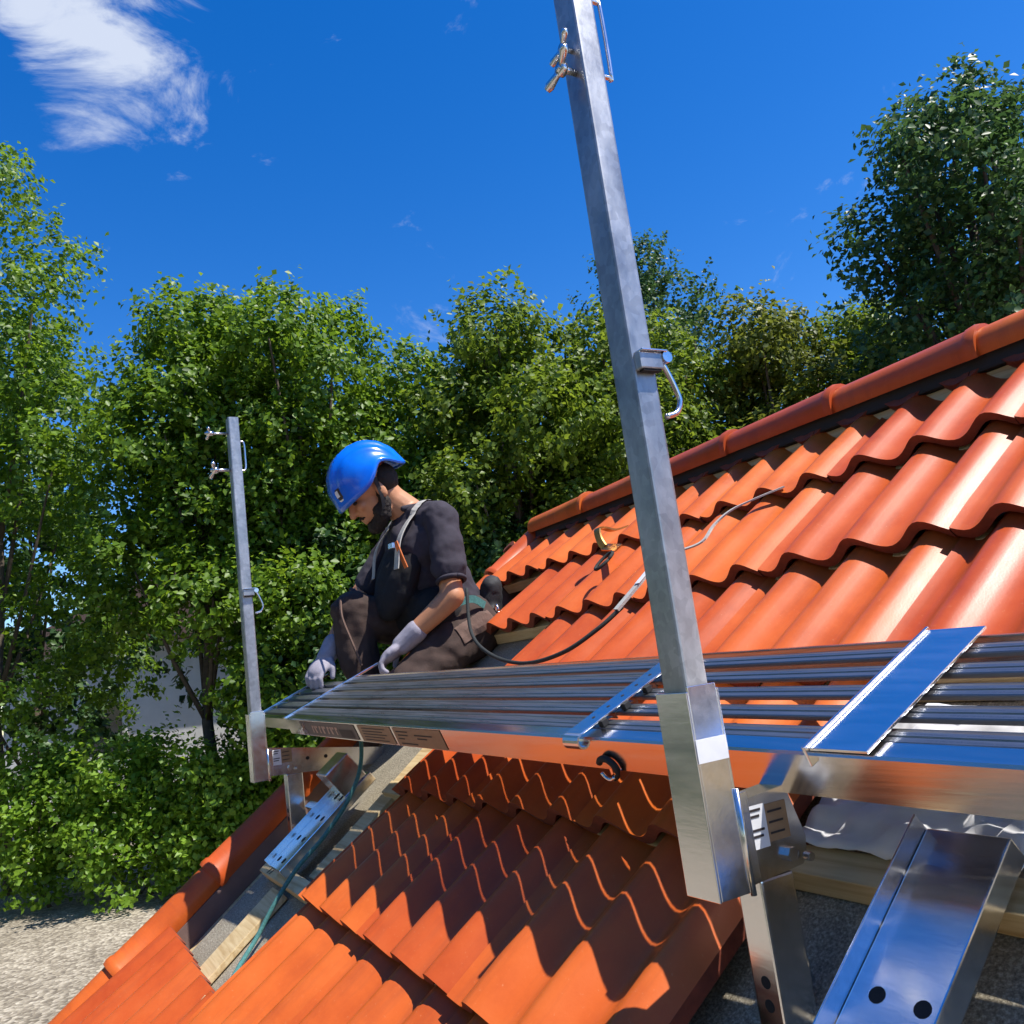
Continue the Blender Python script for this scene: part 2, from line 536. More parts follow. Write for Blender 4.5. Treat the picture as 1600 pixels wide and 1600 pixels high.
def prof(u):
    """tile cross profile: three round rolls, crest 0 and pan about -0.033"""
    ph = 2 * math.pi * (u + 0.05) / WAVE
    c = 0.5 + 0.5 * math.cos(ph + 0.25 * math.sin(ph))
    return -0.038 + 0.038 * (c ** 0.85)
def tile_mesh():
    nu, nv = 42, 5
    th = 0.021
    bm = bmesh.new()
    w = TW - 0.0035
    top, bot = [], []
    for i in range(nu + 1):
        u = w * i / nu
        ra, rb = [], []
        for j in range(nv + 1):
            v = TL * j / nv
            z = prof(u) - v * 0.096
            z += 0.0045 * max(0, 1 - u / 0.03) - 0.002 * max(0, 1 - (w - u) / 0.02)
            if j == 0:
                z -= 0.0025
            vv = v if j else 0.0
            ra.append(bm.verts.new((u, vv + (0.0 if j != 0 else 0.0), z)))
            rb.append(bm.verts.new((u, vv + (0.004 if j == 0 else 0), z - th)))
        top.append(ra)
        bot.append(rb)
    for i in range(nu):
        for j in range(nv):
            bm.faces.new((top[i][j], top[i + 1][j], top[i + 1][j + 1], top[i][j + 1])).smooth = True
            bm.faces.new((bot[i][j], bot[i][j + 1], bot[i + 1][j + 1], bot[i + 1][j]))
        bm.faces.new((top[i][0], bot[i][0], bot[i + 1][0], top[i + 1][0]))
        bm.faces.new((top[i][nv], top[i + 1][nv], bot[i + 1][nv], bot[i][nv]))
    for j in range(nv):
        bm.faces.new((top[0][j], top[0][j + 1], bot[0][j + 1], bot[0][j]))
        bm.faces.new((top[nu][j], bot[nu][j], bot[nu][j + 1], top[nu][j + 1]))
    bmesh.ops.recalc_face_normals(bm, faces=bm.faces)
    bm.normal_update()
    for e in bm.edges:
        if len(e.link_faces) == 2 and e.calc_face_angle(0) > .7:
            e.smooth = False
    me = bpy.data.meshes.new('tile')
    bm.to_mesh(me)
    bm.free()
    me.materials.append(MATS['tile'])
    me.materials.append(MATS['tile_edge_shade'])
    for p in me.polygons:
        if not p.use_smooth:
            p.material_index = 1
    return me
TILE = tile_mesh()
RINV = Matrix.Translation(-Vector(roof.location))
def put_tile(c, r):
    x = C0 + c * TW + random.uniform(-.0012, .0012)
    s = r * PITCH + random.uniform(-.003, .003)
    o = bpy.data.objects.new('tile', TILE)
    COL.objects.link(o)
    o.parent = roof
    M = MR @ Matrix.Translation((x, s, random.uniform(-.001, .0015))) @ Matrix.Rotation(random.uniform(-.004, .004), 4, 'Z')
    if r == 1:
        M = M @ Matrix.Diagonal((1, .845, 1, 1))
    o.matrix_local = RINV @ M
LAY = {1: range(-2, 6), 0: range(-1, 6), -1: range(0, 5), -2: range(0, 3), -3: range(0, 3), -4: range(0, 3), -5: range(-2, 4)}
for r, cs in LAY.items():
    for c in cs:
        put_tile(c, r)
# back slope of the same roof
MB = frame((0, 2 * 0.558, 0), (-1, 0, 0), (0, -math.cos(TH), math.sin(TH)), (0, math.sin(TH), math.cos(TH)))
for r in (1, 0, -1):
    for c in range(-6, 2):
        o = bpy.data.objects.new('tile', TILE)
        COL.objects.link(o)
        o.parent = roof
        o.matrix_local = RINV @ MB @ Matrix.Translation((C0 + c * TW - 0.2, r * PITCH, 0)) @ Matrix.Diagonal((1, .845 if r == 1 else 1, 1, 1))
# ridge caps: overlapping half-round tiles, each with a collar
def ridge_cap_mesh(L=0.425, r0=0.052, r1=0.059, th=0.011):
    bm = bmesh.new()
    st = [(0, r1 + .003), (0.012, r1 + .006), (0.028, r1 + .004), (0.034, r1), (0.20, (r0 + r1) / 2), (L, r0)]
    seg = 14
    rows = []
    for x, r in st:
        row = []
        for k in range(seg + 1):
            a = math.radians(-22 + 224 * k / seg)
            row.append((bm.verts.new((x, r * math.cos(a), r * math.sin(a))), bm.verts.new((x, (r - th) * math.cos(a), (r - th) * math.sin(a)))))
        rows.append(row)
    for i in range(len(st) - 1):
        for k in range(seg):
            f = bm.faces.new((rows[i][k][0], rows[i + 1][k][0], rows[i + 1][k + 1][0], rows[i][k + 1][0]))
            f.smooth = True
            bm.faces.new((rows[i][k][1], rows[i][k + 1][1], rows[i + 1][k + 1][1], rows[i + 1][k][1]))
        for k in (0, seg):
            bm.faces.new((rows[i][k][0], rows[i][k][1], rows[i + 1][k][1], rows[i + 1][k][0]))
    for i in (0, len(st) - 1):
        for k in range(seg):
            bm.faces.new((rows[i][k][0], rows[i][k + 1][0], rows[i][k + 1][1], rows[i][k][1]))
    bmesh.ops.recalc_face_normals(bm, faces=bm.faces)
    bm.normal_update()
    for e in bm.edges:
        if len(e.link_faces) == 2 and e.calc_face_angle(0) > .8:
            e.smooth = False
    me = bpy.data.meshes.new('ridge_cap')
    bm.to_mesh(me)
    bm.free()
    me.materials.append(MATS['tile'])
    return me
CAP = ridge_cap_mesh()
RY, RZ = 0.556, 0.402
for k in range(9):
    o = bpy.data.objects.new('ridge_cap', CAP)
    COL.objects.link(o)
    o.parent = roof
    x1 = -0.225 + 0.406 * k
    # the wide collar end of each cap points to the right-hand neighbour
    M = Matrix.Translation((x1, RY, RZ + random.uniform(-.002, .002))) @ Matrix.Rotation(math.pi, 4, 'Z')
    o.matrix_local = RINV @ M
# verge caps down the left edge
for k in range(7):
    s0 = -1.86 + 0.372 * k
    o = bpy.data.objects.new('verge_cap', CAP)
    COL.objects.link(o)
    o.parent = roof
    M = MR @ Matrix.Translation((-0.668, s0, -0.052)) @ Matrix.Rotation(math.pi / 2, 4, 'Z') @ Matrix.Diagonal((0.98, 1.0, 1.06, 1))
    o.matrix_local = RINV @ M
# timber: ridge board, rafters, battens, boarding and felt
XE = 2.86
box('ridge_gap_shade', ID, (-0.62, RY - .036, RZ - .052), (XE, RY + .036, RZ - .010), 'rubber', roof, .006)  # black strip standing in for the shaded gap under the ridge caps
box('ridge_board', ID, (-0.64, RY - .02, RZ - .20), (XE, RY + .02, RZ - .054), 'wood', roof)
for x in (-0.58, -0.16, 0.52, 1.15, 1.74, 2.36):
    box('rafter', MR, (x - .035, -1.85, -.27), (x + .035, .66, -.142), 'wood', roof)
    box('rafter', MB, (-x - .035, -1.3, -.27), (-x + .035, .66, -.142), 'wood', roof)
box('boarding', MR, (-0.50, -1.85, -.140), (XE, .655, -.122), 'wood', roof, 0)
box('boarding', MB, (-XE, -1.3, -.140), (0.58, .655, -.122), 'wood', roof, 0)
box('felt_sheet', MR, (-0.475, -1.85, -.118), (XE - .02, .65, -.112), 'felt', roof, 0)
for k in range(-4, 2):
    s = -0.995 + PITCH * (k + 3) + 0.0
    x0 = -0.38 if k in (-3,) else (0.02 if k in (-2, -1) else -0.60)
    if k == -4:
        x0 = 0.02
    b_ = box('batten', MR, (x0, s - .022, -.108), (XE - .05, s + .022, -.068), 'wood', roof, .002)
box('verge_gap_shade', MR, (-0.64, -1.85, -.235), (-0.478, .60, -.215), 'rubber', roof, 0)  # black sheet that paints the shadow between verge caps and felt
box('verge_board', MR, (-0.632, -1.85, -.21), (-0.615, .60, -.075), 'roof_grey', roof, .002)
# pale counter plank bared in the opened strip, with the batten stub lying over it
box('plank', MR, (-0.225, -1.36, -.108), (-0.095, -1.03, -.090), 'wood', roof, .003)
box('plank', MR, (-0.02, -0.96, -.108), (0.075, -0.36, -.085), 'wood', roof, .003)
def make_white_sheet():  # made-up white sheet in place of a blown-out bright patch
    bm = bmesh.new()
    n = 18
    g_ = [[bm.verts.new(rp(1.575 + .30 * i / n, -.64 + .24 * j / n, -.052 + .016 * noise.noise(Vector((i * .55, j * .55, 3))) + .012 * noise.noise(Vector((i * .2, j * 1.1, 8))))) for j in range(n + 1)] for i in range(n + 1)]
    for i in range(n):
        for j in range(n):
            bm.faces.new((g_[i][j], g_[i + 1][j], g_[i + 1][j + 1], g_[i][j + 1]))
    o = bm_obj('white_sheet', bm, 'sticker_white', roof, True)
    sd = o.modifiers.new('sheet', 'SOLIDIFY')
    sd.thickness = .002
make_white_sheet()
# pencilled figure on the stub
def text_mesh(name, body, M, size, mat, parent):
    cu = bpy.data.curves.new(name, 'FONT')
    cu.body = body
    cu.size = size
    cu.extrude = 0.0004
    cu.resolution_u = 2
    tmp = bpy.data.objects.new(name + '_tmp', cu)
    COL.objects.link(tmp)
    dg = bpy.context.evaluated_depsgraph_get()
    me = bpy.data.meshes.new_from_object(tmp.evaluated_get(dg))
    bpy.data.objects.remove(tmp)
    me.materials.clear()
    me.transform(M)
    V = np.array([v.co for v in me.vertices])
    c = (V.min(0) + V.max(0)) / 2
    me.transform(Matrix.Translation(-Vector(c)))
    return link_mesh(name, me, mat, parent, Vector(c) - origin(parent))
text_mesh('pencil_mark', '77', MR @ Matrix.Translation((-0.30, -1.012, -.0672)) @ Matrix.Diagonal((1.6, 1, 1, 1)), 0.034, 'print_dark', roof)
# trestle that carries the roof
for x in (-0.5, 2.2):
    for y, z in ((-1.25, -1.20), (0.558, 0.12), (2.0, -1.02)):
        box('trestle_post', ID, (x - .05, y - .05, GZ), (x + .05, y + .05, z + .03), 'wood', roof, .004)
    box('trestle_beam', ID, (x - .03, -1.2, GZ + .5), (x + .03, 1.95, GZ + .6), 'wood', roof, .004)

# ------------------------------------------------------------------ work platform
DP = Vector((-0.315, -0.672, -0.226))
DA = Vector((0.9986, 0.041, -0.032)).normalized()
DB = Vector((-0.026, 0.925, 0.380))
DB = (DB - DA * DB.dot(DA)).normalized()
DN = DA.cross(DB)
MD = frame(DP, DA, DB, DN)
DW = 0.279
XL, XR = 0.0, 2.42
deck = thing('work_platform', MD @ Vector((1.0, .14, -.06)), 'ribbed aluminium work platform laid across the roof on brackets', 'platform')
def extrude_profile(name, pr_, x0, x1, mat, parent, M=MD, seg=1, smooth=False):
    bm = bmesh.new()
    rows = []
    for i in range(seg + 1):
        x = x0 + (x1 - x0) * i / seg
        rows.append([bm.verts.new(M @ Vector((x, a, b))) for a, b in pr_])
    n = len(pr_)
    for i in range(seg):
        for k in range(n):
            bm.faces.new((rows[i][k], rows[i][(k + 1) % n], rows[i + 1][(k + 1) % n], rows[i + 1][k]))
    bm.faces.new(rows[0][::-1])
    bm.faces.new(rows[-1])
    bmesh.ops.recalc_face_normals(bm, faces=bm.faces)
    return bm_obj(name, bm, mat, parent, smooth)
NS = 5
y0 = 0.028
sw = (DW - y0 - 0.006) / NS
def slat_profile(a, flange, drop, gap):
    # pressed sheet: front flange, flat tread rib, then a face falling back to a narrow slot
    e_ = a + sw - gap
    return [(a + .0008, flange), (a + .0008, -.0012), (a + .002, 0), (a + .010, 0), (a + .0112, -.0016), (a + .0128, -.0016), (a + .014, 0),
            (a + .021, 0), (a + .022, -.001), (a + .032, -.001 - drop * .35), (a + .0332, -.0022 - drop * .38), (a + .0345, -.001 - drop * .42), (e_, -drop), (e_, -drop - .0018), (a + .022, -.0034), (a + .0026, -.0026), (a + .0026, flange)]
for k in range(NS):
    a = y0 + k * sw
    extrude_profile('slat', slat_profile(a, -.0125, .0042, .0051), XL + .012, 1.605, 'deck_alu', deck)
    extrude_profile('slat', slat_profile(a, -.007, .0085, .0098), 1.607, XR, 'deck_alu', deck)
# front rail: tall box section whose face mirrors the tiles below
fr = [(0, -.003), (.003, 0), (.026, 0), (.0275, -.003), (.0275, -.052), (.025, -.056), (.004, -.056), (0, -.053)]
extrude_profile('front_rail', fr, XL + .002, 1.86, 'rail_alu', deck, seg=30)
fr2 = [(a - .003 if a < .01 else a, b - (.003 if b < -.03 else -.001)) for a, b in fr]
extrude_profile('front_rail', fr2, 1.862, XR, 'rail_alu', deck, seg=4)
br = [(DW - .005, -.003), (DW, -.004), (DW, -.05), (DW - .005, -.052)]
extrude_profile('back_rail', br, XL, XR, 'rail_alu', deck)
# pull-out end section on the left
for k in range(NS):
    a = y0 + .012 + k * (sw * .94)
    pr_ = [(a + .0008, -.020), (a + .0008, -.0085), (a + .002, -.0075), (a + .021, -.0075), (a + sw * .94 - .0008, -.017), (a + sw * .94 - .0008, -.02)]
    extrude_profile('slat', pr_, -.385, XL + .010, 'deck_alu', deck)
extrude_profile('end_rail', [(0.012, -.010), (.030, -.008), (.030, -.046), (.012, -.048)], -.39, XL + .06, 'rail_alu', deck)
# pale end bars the worker is holding
box('end_bar', MD, (XL - .006, -.002, -.004), (XL + .011, DW + .075, .004), 'alu', deck, .0015)
box('end_bar', MD, (-.402, .010, -.012), (-.386, DW + .03, -.003), 'alu', deck, .0015)
# perforated clamp bar across the tread with clip feet and a rolled hook at the front
xs_ = 1.589
cb = box('clamp_bar', MD, (xs_, -.012, .0115), (xs_ + .040, DW + .002, .0150), 'alu', deck, .0008)
for k in range(7):
    disc('bar_hole', MD @ Matrix.Translation((xs_ + .020, .035 + k * .034, .0151)), .0032, .0003, 'hole', cb, 10)
for k in range(5):
    box('clip_foot', MD, (xs_ + .032, .03 + k * .052, .0008), (xs_ + .044, .042 + k * .052, .0112), 'rubber', cb, .001)
hook = [MD @ Vector((xs_ + .020, -.012 + .011 * math.sin(a) * -1, .0020 + .011 * math.cos(a))) for a in np.linspace(0, 4.4, 14)]
ribbon('bar_hook', hook, DA, .040, .003, 'alu', cb)
# wide cover plate at the right-hand end
cp = box('cover_plate', MD, (2.055, -.004, .0045), (2.130, DW, .0085), 'alu', deck, .001)
box('plate_lip', MD, (2.050, -.010, -.012), (2.0545, DW + .002, .0125), 'alu', cp, .001)
# stickers along the front face
def on_front(name, x0, x1, z0, z1, mat, parent, lift=.0012):
    return pydata(name, [MD @ Vector(v) for v in ((x0, -lift, z0), (x1, -lift, z0), (x1, -lift, z1), (x0, -lift, z1))], [(0, 1, 2, 3)], mat, parent)
st = on_front('sticker', .145, .60, -.050, -.006, 'sticker_dark', deck)
for a0, rr in ((0, .017), (0, .011)):
    arc = [MD @ Vector((.19 + rr * 1.6 * math.cos(t), -.002, -.028 + rr * math.sin(t))) for t in np.linspace(1.8, 4.6, 10)]
    tube('print_arc', arc, .0016, 'print_pale', st, 5)
xx = .245
for w_, lean in ((.018, .006), (.026, -.004), (.020, .004), (.030, 0), (.022, .005), (.030, -.003), (.018, 0)):
    pydata('print_letter', [MD @ Vector(v) for v in ((xx, -.002, -.040), (xx + w_ * .45, -.002, -.040), (xx + w_ * .45 + lean, -.002, -.017), (xx + lean, -.002, -.017))], [(0, 1, 2, 3)], 'print_pale', st)
    pydata('print_letter', [MD @ Vector(v) for v in ((xx + w_ * .45, -.0021, -.024), (xx + w_, -.0021, -.024), (xx + w_, -.0021, -.017), (xx + w_ * .5, -.0021, -.017))], [(0, 1, 2, 3)], 'print_pale', st)
    xx += w_ + .009
on_front('print_patch', .475, .575, -.046, -.022, 'print_dark', st, .002)
st = on_front('sticker', .625, .835, -.051, -.005, 'sticker_brown', deck)
for k in range(5):
    on_front('print_line', .65, .80 - .02 * (k % 2), -.014 - k * .0078, -.0115 - k * .0078, 'print_dark', st, .002)
st = on_front('sticker', .85, 1.10, -.051, -.005, 'sticker_brown', deck)
for x0, x1, z in ((.865, .93, -.013), (.87, .925, -.022), (.865, .90, -.031), (.96, 1.05, -.020), (.97, 1.02, -.028), (.87, .96, -.043)):
    on_front('print_line', x0, x1, z - .003, z, 'print_dark', st, .002)
# black ring catch low on the front face
ring = [MD @ Vector((1.652 + .020 * math.cos(a), -.007, -.047 + .017 * math.sin(a))) for a in np.linspace(2.6, -1.6, 18)]
tube('ring_catch', ring, [.0055] * 12 + [.004] * 6, 'rubber', deck, 8)
tube('ring_catch', [MD @ Vector((1.652 + .015 * math.cos(a), -.012, -.050 + .013 * math.sin(a))) for a in np.linspace(-.6, -3.0, 12)], .003, 'alu', deck, 8)

# ------------------------------------------------------------------ guard posts
def wing_bolt(root, y, z, x, length, big=1.0):
    b_ = tube('wing_bolt', [(x, y, z), (x, y - length, z)], .0045 * big, 'bolt_steel', root, 10)
    hub = (x, y - length * .78, z)
    tube('wing_nut', [(x, y - length * .62, z), (x, y - length * .92, z)], .0095 * big, 'bolt_steel', b_, 12)
    for sgn, ang in ((1, .55), (-1, .55), ):
        dx, dz = math.cos(ang) * sgn, math.sin(ang) * sgn
        pts = [Vector(hub) + Vector((dx * t, -.010 * (t / .02) * .6, dz * t)) * big for t in (.004, .014, .024, .030)]
        tube('wing', pts, [.004 * big, .0052 * big, .0065 * big, .0045 * big], 'bolt_steel', b_, 8)
    return b_
def guard_post(x, y, z0, z1, label, near):
    root = thing('guard_post', (x, y, z0), label, 'post', 'guard posts of the platform')
    hx, hy = .0215, .0180
    # hollow square tube with rounded corners
    bm = bmesh.new()
    def ring(ax_, ay_, r, z):
        out = []
        for cx, cy, a0 in ((1, 1, 0), (-1, 1, 90), (-1, -1, 180), (1, -1, 270)):
            for k in range(4):
                a = math.radians(a0 + 30 * k)
                out.append(bm.verts.new((x + cx * (ax_ - r) + r * math.cos(a), y + cy * (ay_ - r) + r * math.sin(a), z)))
        return out
    rings = [ring(hx, hy, .0045, z0), ring(hx, hy, .0045, z1), ring(hx - .003, hy - .003, .002, z1), ring(hx - .003, hy - .003, .002, z1 - .05)]
    for a, b in zip(rings, rings[1:]):
        for k in range(16):
            f = bm.faces.new((a[k], a[(k + 1) % 16], b[(k + 1) % 16], b[k]))
    bm.faces.new(rings[0][::-1])
    bm.faces.new(rings[-1])
    t = bm_obj('tube', bm, 'galv', root)
    # weld seam down the back
    box('seam', ID, (x - .0015, y + hy, z0 + .01), (x + .0015, y + hy + .0008, z1 - .02), 'galv', t, 0)
    # guard-rail hooks: a wire loop behind, a wing bolt in front
    levels = (0.70, 0.603) if near else (0.737, 0.609)
    if near:
        wing_bolt(root, y - hy, .607, x + .004, .030, 1.0)
        wing_bolt(root, y - hy, .640, x + .004, .020, .8)
        loop = [(x + .012, y + hy - .002, .722), (x + .012, y + hy + .012, .722), (x + .012, y + hy + .017, .716), (x + .012, y + hy + .017, .612), (x + .012, y + hy + .012, .606), (x + .012, y + hy - .002, .606)]
        tube('rail_hook', spline(loop, 4), .0032, 'bolt_steel', root, 10)
    else:
        wing_bolt(root, y - hy, .737, x, .075, .9)
        wing_bolt(root, y - hy, .609, x, .065, 1.2)
        loop = [(x, y + hy - .002, .709), (x, y + hy + .014, .706), (x, y + hy + .016, .66), (x, y + hy + .014, .612), (x, y + hy - .002, .608)]
        tube('rail_hook', spline(loop, 4), .0032, 'bolt_steel', root, 8)
    # lower rail holder: a channel stub with a bolt head and a bent hook
    zc = .192 if near else .187
    blk = box('rail_holder', ID, (x - .016, y - .014, zc - .010), (x + hx + .012, y + hy + .004, zc + .012), 'galv', root, .002)
    box('holder_slot', ID, (x + hx + .002, y - .010, zc - .0125), (x + hx + .0105, y + hy, zc - .004), 'hole', blk, 0)
    box('holder_lip', ID, (x - .014, y - .012, zc + .012), (x + hx + .016, y + hy + .010, zc + .0145), 'bolt_steel', blk, .0008)
    disc('bolt_head', Matrix.Translation((x + hx + .006, y + hy + .010, zc + .006)) @ Matrix.Rotation(math.pi / 2, 4, 'Y'), .0075, .008, 'bolt_steel', blk, 14)
    hk = [(x + hx, y + hy + .008, zc + .006), (x + hx, y + hy + .016, zc - .006), (x + hx, y + hy + .026, zc - .030), (x + hx, y + hy + .030, zc - .048), (x + hx, y + hy + .022, zc - .062), (x + hx, y + hy + .004, zc - .068)]
    tube('rail_hook', spline(hk, 5), .0036, 'bolt_steel', root, 10)
    return root
PX, PY = 1.643, -.676
FX, FY = -.42, -.738
near_post = guard_post(PX, PY, -.42, 1.30, 'tall galvanised square guard post rising in front of the tiled roof', True)
far_post = guard_post(FX, FY, -.39, .790, 'short-looking galvanised guard post left of the crouching worker', False)

# ------------------------------------------------------------------ brackets
def bracket(x, y, ztop, zbot, label, near):
    root = thing('platform_bracket', (x, y, zbot), label, 'bracket', 'brackets under the platform')
    gx, gy, w = .0245, .0210, .0035
    # sleeve: four plates round the post, the right one wider with a folded lip
    bm = bmesh.new()
    bm_box(bm, ID, (x - gx - w, y - gy - w, zbot), (x + gx + w, y - gy, ztop), .0008)
    bm_box(bm, ID, (x - gx - w, y + gy, zbot), (x + gx + w, y + gy + w, ztop), .0008)
    bm_box(bm, ID, (x - gx - w, y - gy, zbot), (x - gx, y + gy, ztop), .0008)
    bm_box(bm, ID, (x + gx, y - gy, zbot + .001), (x + gx + w, y + gy, ztop + .006), .0008)
    sl = bm_obj('sleeve', bm, 'alu', root)
    bm = bmesh.new()
    bm_box(bm, ID, (x + gx + .0005, y + gy + w, zbot + .012), (x + gx + w + .002, y + gy + w + .014, ztop - .12), .0008)
    bm_obj('sleeve_lip', bm, 'alu', sl)
    bm = bmesh.new()
    bm_tube(bm, [(x + gx + w + .001, y + gy + w, zbot - .002), (x + gx + w + .001, y + gy + w, ztop - .115)], .0035, 8)
    bm_obj('weld_bead', bm, 'alu', sl, True)
    if near:
        # reflective bands of tape round the sleeve
        box('foil_band', ID, (x + gx + w + .0003, y - gy - w + .002, -.288), (x + gx + w + .0012, y + gy + w - .002, -.262), 'sticker_white', sl, 0)
    # arm box with rating plate
    y1 = y + .105 if near else -.33
    az0, az1 = zbot + .012, zbot + .100
    if near:
        ap = [(y + gy + w + .002, az1 - .002), (y + .104, az1 + .004), (y + .124, az0 + .03), (y + .120, az0 + .006), (y + .112, az0), (y + gy + w + .002, az0 - .006)]
    else:
        ap = [(y + gy + w + .002, az1), (y1, az1 - .058), (y1, az0 - .016), (y1 - .04, az0 - .020), (y + gy + w + .002, az0)]
    M = frame((0, 0, 0), (1, 0, 0), (0, 1, 0), (0, 0, 1))
    arm = extrude_profile('arm', ap, x - .012, x + .024, 'rail_alu', root, M)
    def plate(name, ya, yb, za, zb, mat, par, lift):
        return pydata(name, [(x + .024 + lift, ya, za), (x + .024 + lift, yb, za), (x + .024 + lift, yb, zb), (x + .024 + lift, ya, zb)], [(0, 1, 2, 3)], mat, par)
    pa = y + .036
    lab = plate('rating_label', pa - .004, pa + .030, az0 + .030, az1 - .010, 'sticker_white', arm, .0008)
    for k, (a, b) in enumerate(((.010, .022), (.018, .025), (.036, .020), (.044, .023))):
        plate('print_line', pa + .005, pa + b, az0 + .034 + a * .85, az0 + .0368 + a * .85, 'print_dark', lab, .0014)
    lab = plate('rating_label', pa + .030, pa + .064, az0 + .034, az1 - .012, 'sticker_brown', arm, .0007)
    for k in range(3):
        plate('print_line', pa + .033, pa + .056, az0 + .042 + k * .012, az0 + .0445 + k * .012, 'print_dark', lab, .0013)
    if not near:
        for ya in (y + .15, y + .21, y + .26):
            disc('arm_hole', Matrix.Translation((x + .0242, ya, az0 + .045 - (ya - y) * .06)) @ Matrix.Rotation(math.pi / 2, 4, 'Y'), .006, .0004, 'hole', arm, 12)
    bo = disc('bolt_head', Matrix.Translation((x + .024, y + .092, az0 + .016)) @ Matrix.Rotation(math.pi / 2, 4, 'Y'), .0085, .008, 'bolt_steel', arm, 6)
    disc('bolt_shank', Matrix.Translation((x + .03, y + .112, az0 + .010)) @ Matrix.Rotation(math.pi / 2, 4, 'Y'), .005, .010, 'bolt_steel', bo, 10)
    # strut down to the base rail
    sy = y + (.070 if near else .105)
    slen = .34 if near else .185
    st_ = box('strut', ID, (x - .020, sy - .026, zbot - slen), (x + .022, sy + .026, az0 - .004), 'alu', root, .003)
    for k, dz in enumerate((.105, .130)):
        disc('strut_hole', Matrix.Translation((x + .002, sy - .0262, zbot - dz)) @ Matrix.Rotation(math.pi / 2, 4, 'X'), .007, .0004, 'hole', st_, 12)
    # base rail lying along the slope, perforated
    if near:
        rx0, rx1, s0, s1, nn = x + .138, x + .235, -1.15, -.62, -.02
    else:
        rx0, rx1, s0, s1, nn = -.19, -.075, -1.00, -.64, -.03
    rail = box('base_rail', MR, (rx0, s0, nn - .03), (rx1, s1, nn), 'alu', root, .002)
    box('rail_flange', MR, (rx0 - .003, s0, nn - .05), (rx0 - .0005, s1, nn + .022), 'alu', rail, .0008)
    for k in range(5):
        s = s0 + .03 + k * .075
        for xo in (.03, .08):
            disc('rail_hole', MR @ Matrix.Translation((rx0 + xo, s, nn + .0002)), .009, .0004, 'hole', rail, 12)
    box('rail_tie', ID, (x + .02, sy - .018, zbot - slen + .01), (rx0 + .01, sy - .004, zbot - slen + .035) if rx0 > x else (x + .021, sy + .018, zbot - slen + .04), 'alu', root, .001)
    if not near:
        box('rail_brace', MR, (-.36, -.80, -.06), (-.20, -.775, -.03), 'alu', root, .001)
        box('rail_stub', frame(rp(-.13, -.70, -.03), SX, SS, SN), (-.05, -.04, 0), (.05, .05, .09), 'alu', root, .004)
    return root
bracket(PX, PY, -.208, -.437, 'aluminium platform bracket holding the tall near guard post', True)
bracket(FX, FY, -.200, -.412, 'aluminium platform bracket holding the far guard post over the opened tiles', False)

# ------------------------------------------------------------------ ropes, lanyard, roof hook
pts = [rp(-.02, -.04, .16), rp(.06, -.16, .07), rp(.24, -.235, .03), rp(.46, -.272, .012), rp(.63, -.25, .012), rp(.71, -.175, .012), rp(.742, -.10, .012)]
tag(tube('safety_rope', spline(pts, 8), .0055, 'rope_dark', None, 8), 'thin dark safety line drooping from the worker harness across the orange tiles', 'rope')
lan = thing('safety_lanyard', rp(.75, .0, .02), 'pale grey webbing lanyard lying up the roof behind the tall post', 'lanyard')
sp = spline([rp(.735, -.115, .016), rp(.748, -.03, .020), rp(.756, .04, .022), rp(.80, .10, .012)], 8)
ribbon('webbing', sp, SX, .020, .007, 'strap_grey', lan)
ribbon('webbing', spline([rp(.80, .10, .012), rp(.868, .12, .010), rp(.862, .19, .010), rp(.885, .245, .008), rp(.925, .30, -.008), rp(.96, .36, -.03)], 6), SX, .010, .004, 'strap_grey', lan)
box('label_tag', frame(rp(.752, .0, .0245), SX, SS, SN), (-.009, -.03, 0), (.009, .03, .002), 'sticker_white', lan, .0005)
rh = thing('roof_hook', rp(.30, .25, 0), 'small bent orange-brown roof hook sticking out from under a tile edge', 'hook')
ribbon('shank', spline([rp(.27, .40, -.012), rp(.265, .355, .010), rp(.262, .33, .040), rp(.268, .305, .052), rp(.28, .28, .030), rp(.30, .262, .006)], 6), SX, .028, .006, 'brass', rh)
ribbon('foot', [rp(.30, .264, .006), rp(.355, .25, .004), rp(.40, .235, .004)], SS, .03, .005, 'brass', rh)
ca = [rp(.40 + .022 * math.cos(a), .165 + .04 * math.sin(a), .012) for a in np.linspace(0, 2 * math.pi, 18)]
tag(tube('carabiner', ca, .005, 'rope_dark', None, 8), 'dark carabiner lying on the tiles below the roof hook', 'carabiner')
pts = [rp(.005, -.55, .16), rp(.01, -.65, .04), rp(.03, -.745, -.005), rp(.02, -.86, -.03), rp(.0, -.965, -.04), rp(-.005, -1.06, -.06), rp(.0, -1.15, -.085), rp(.05, -1.24, -.09), rp(.12, -1.33, -.1)]
tag(tube('guide_rope', spline(pts, 8), .0062, 'rope_green', None, 8), 'dark green rope hanging beside the plank in the opened roof strip', 'rope')

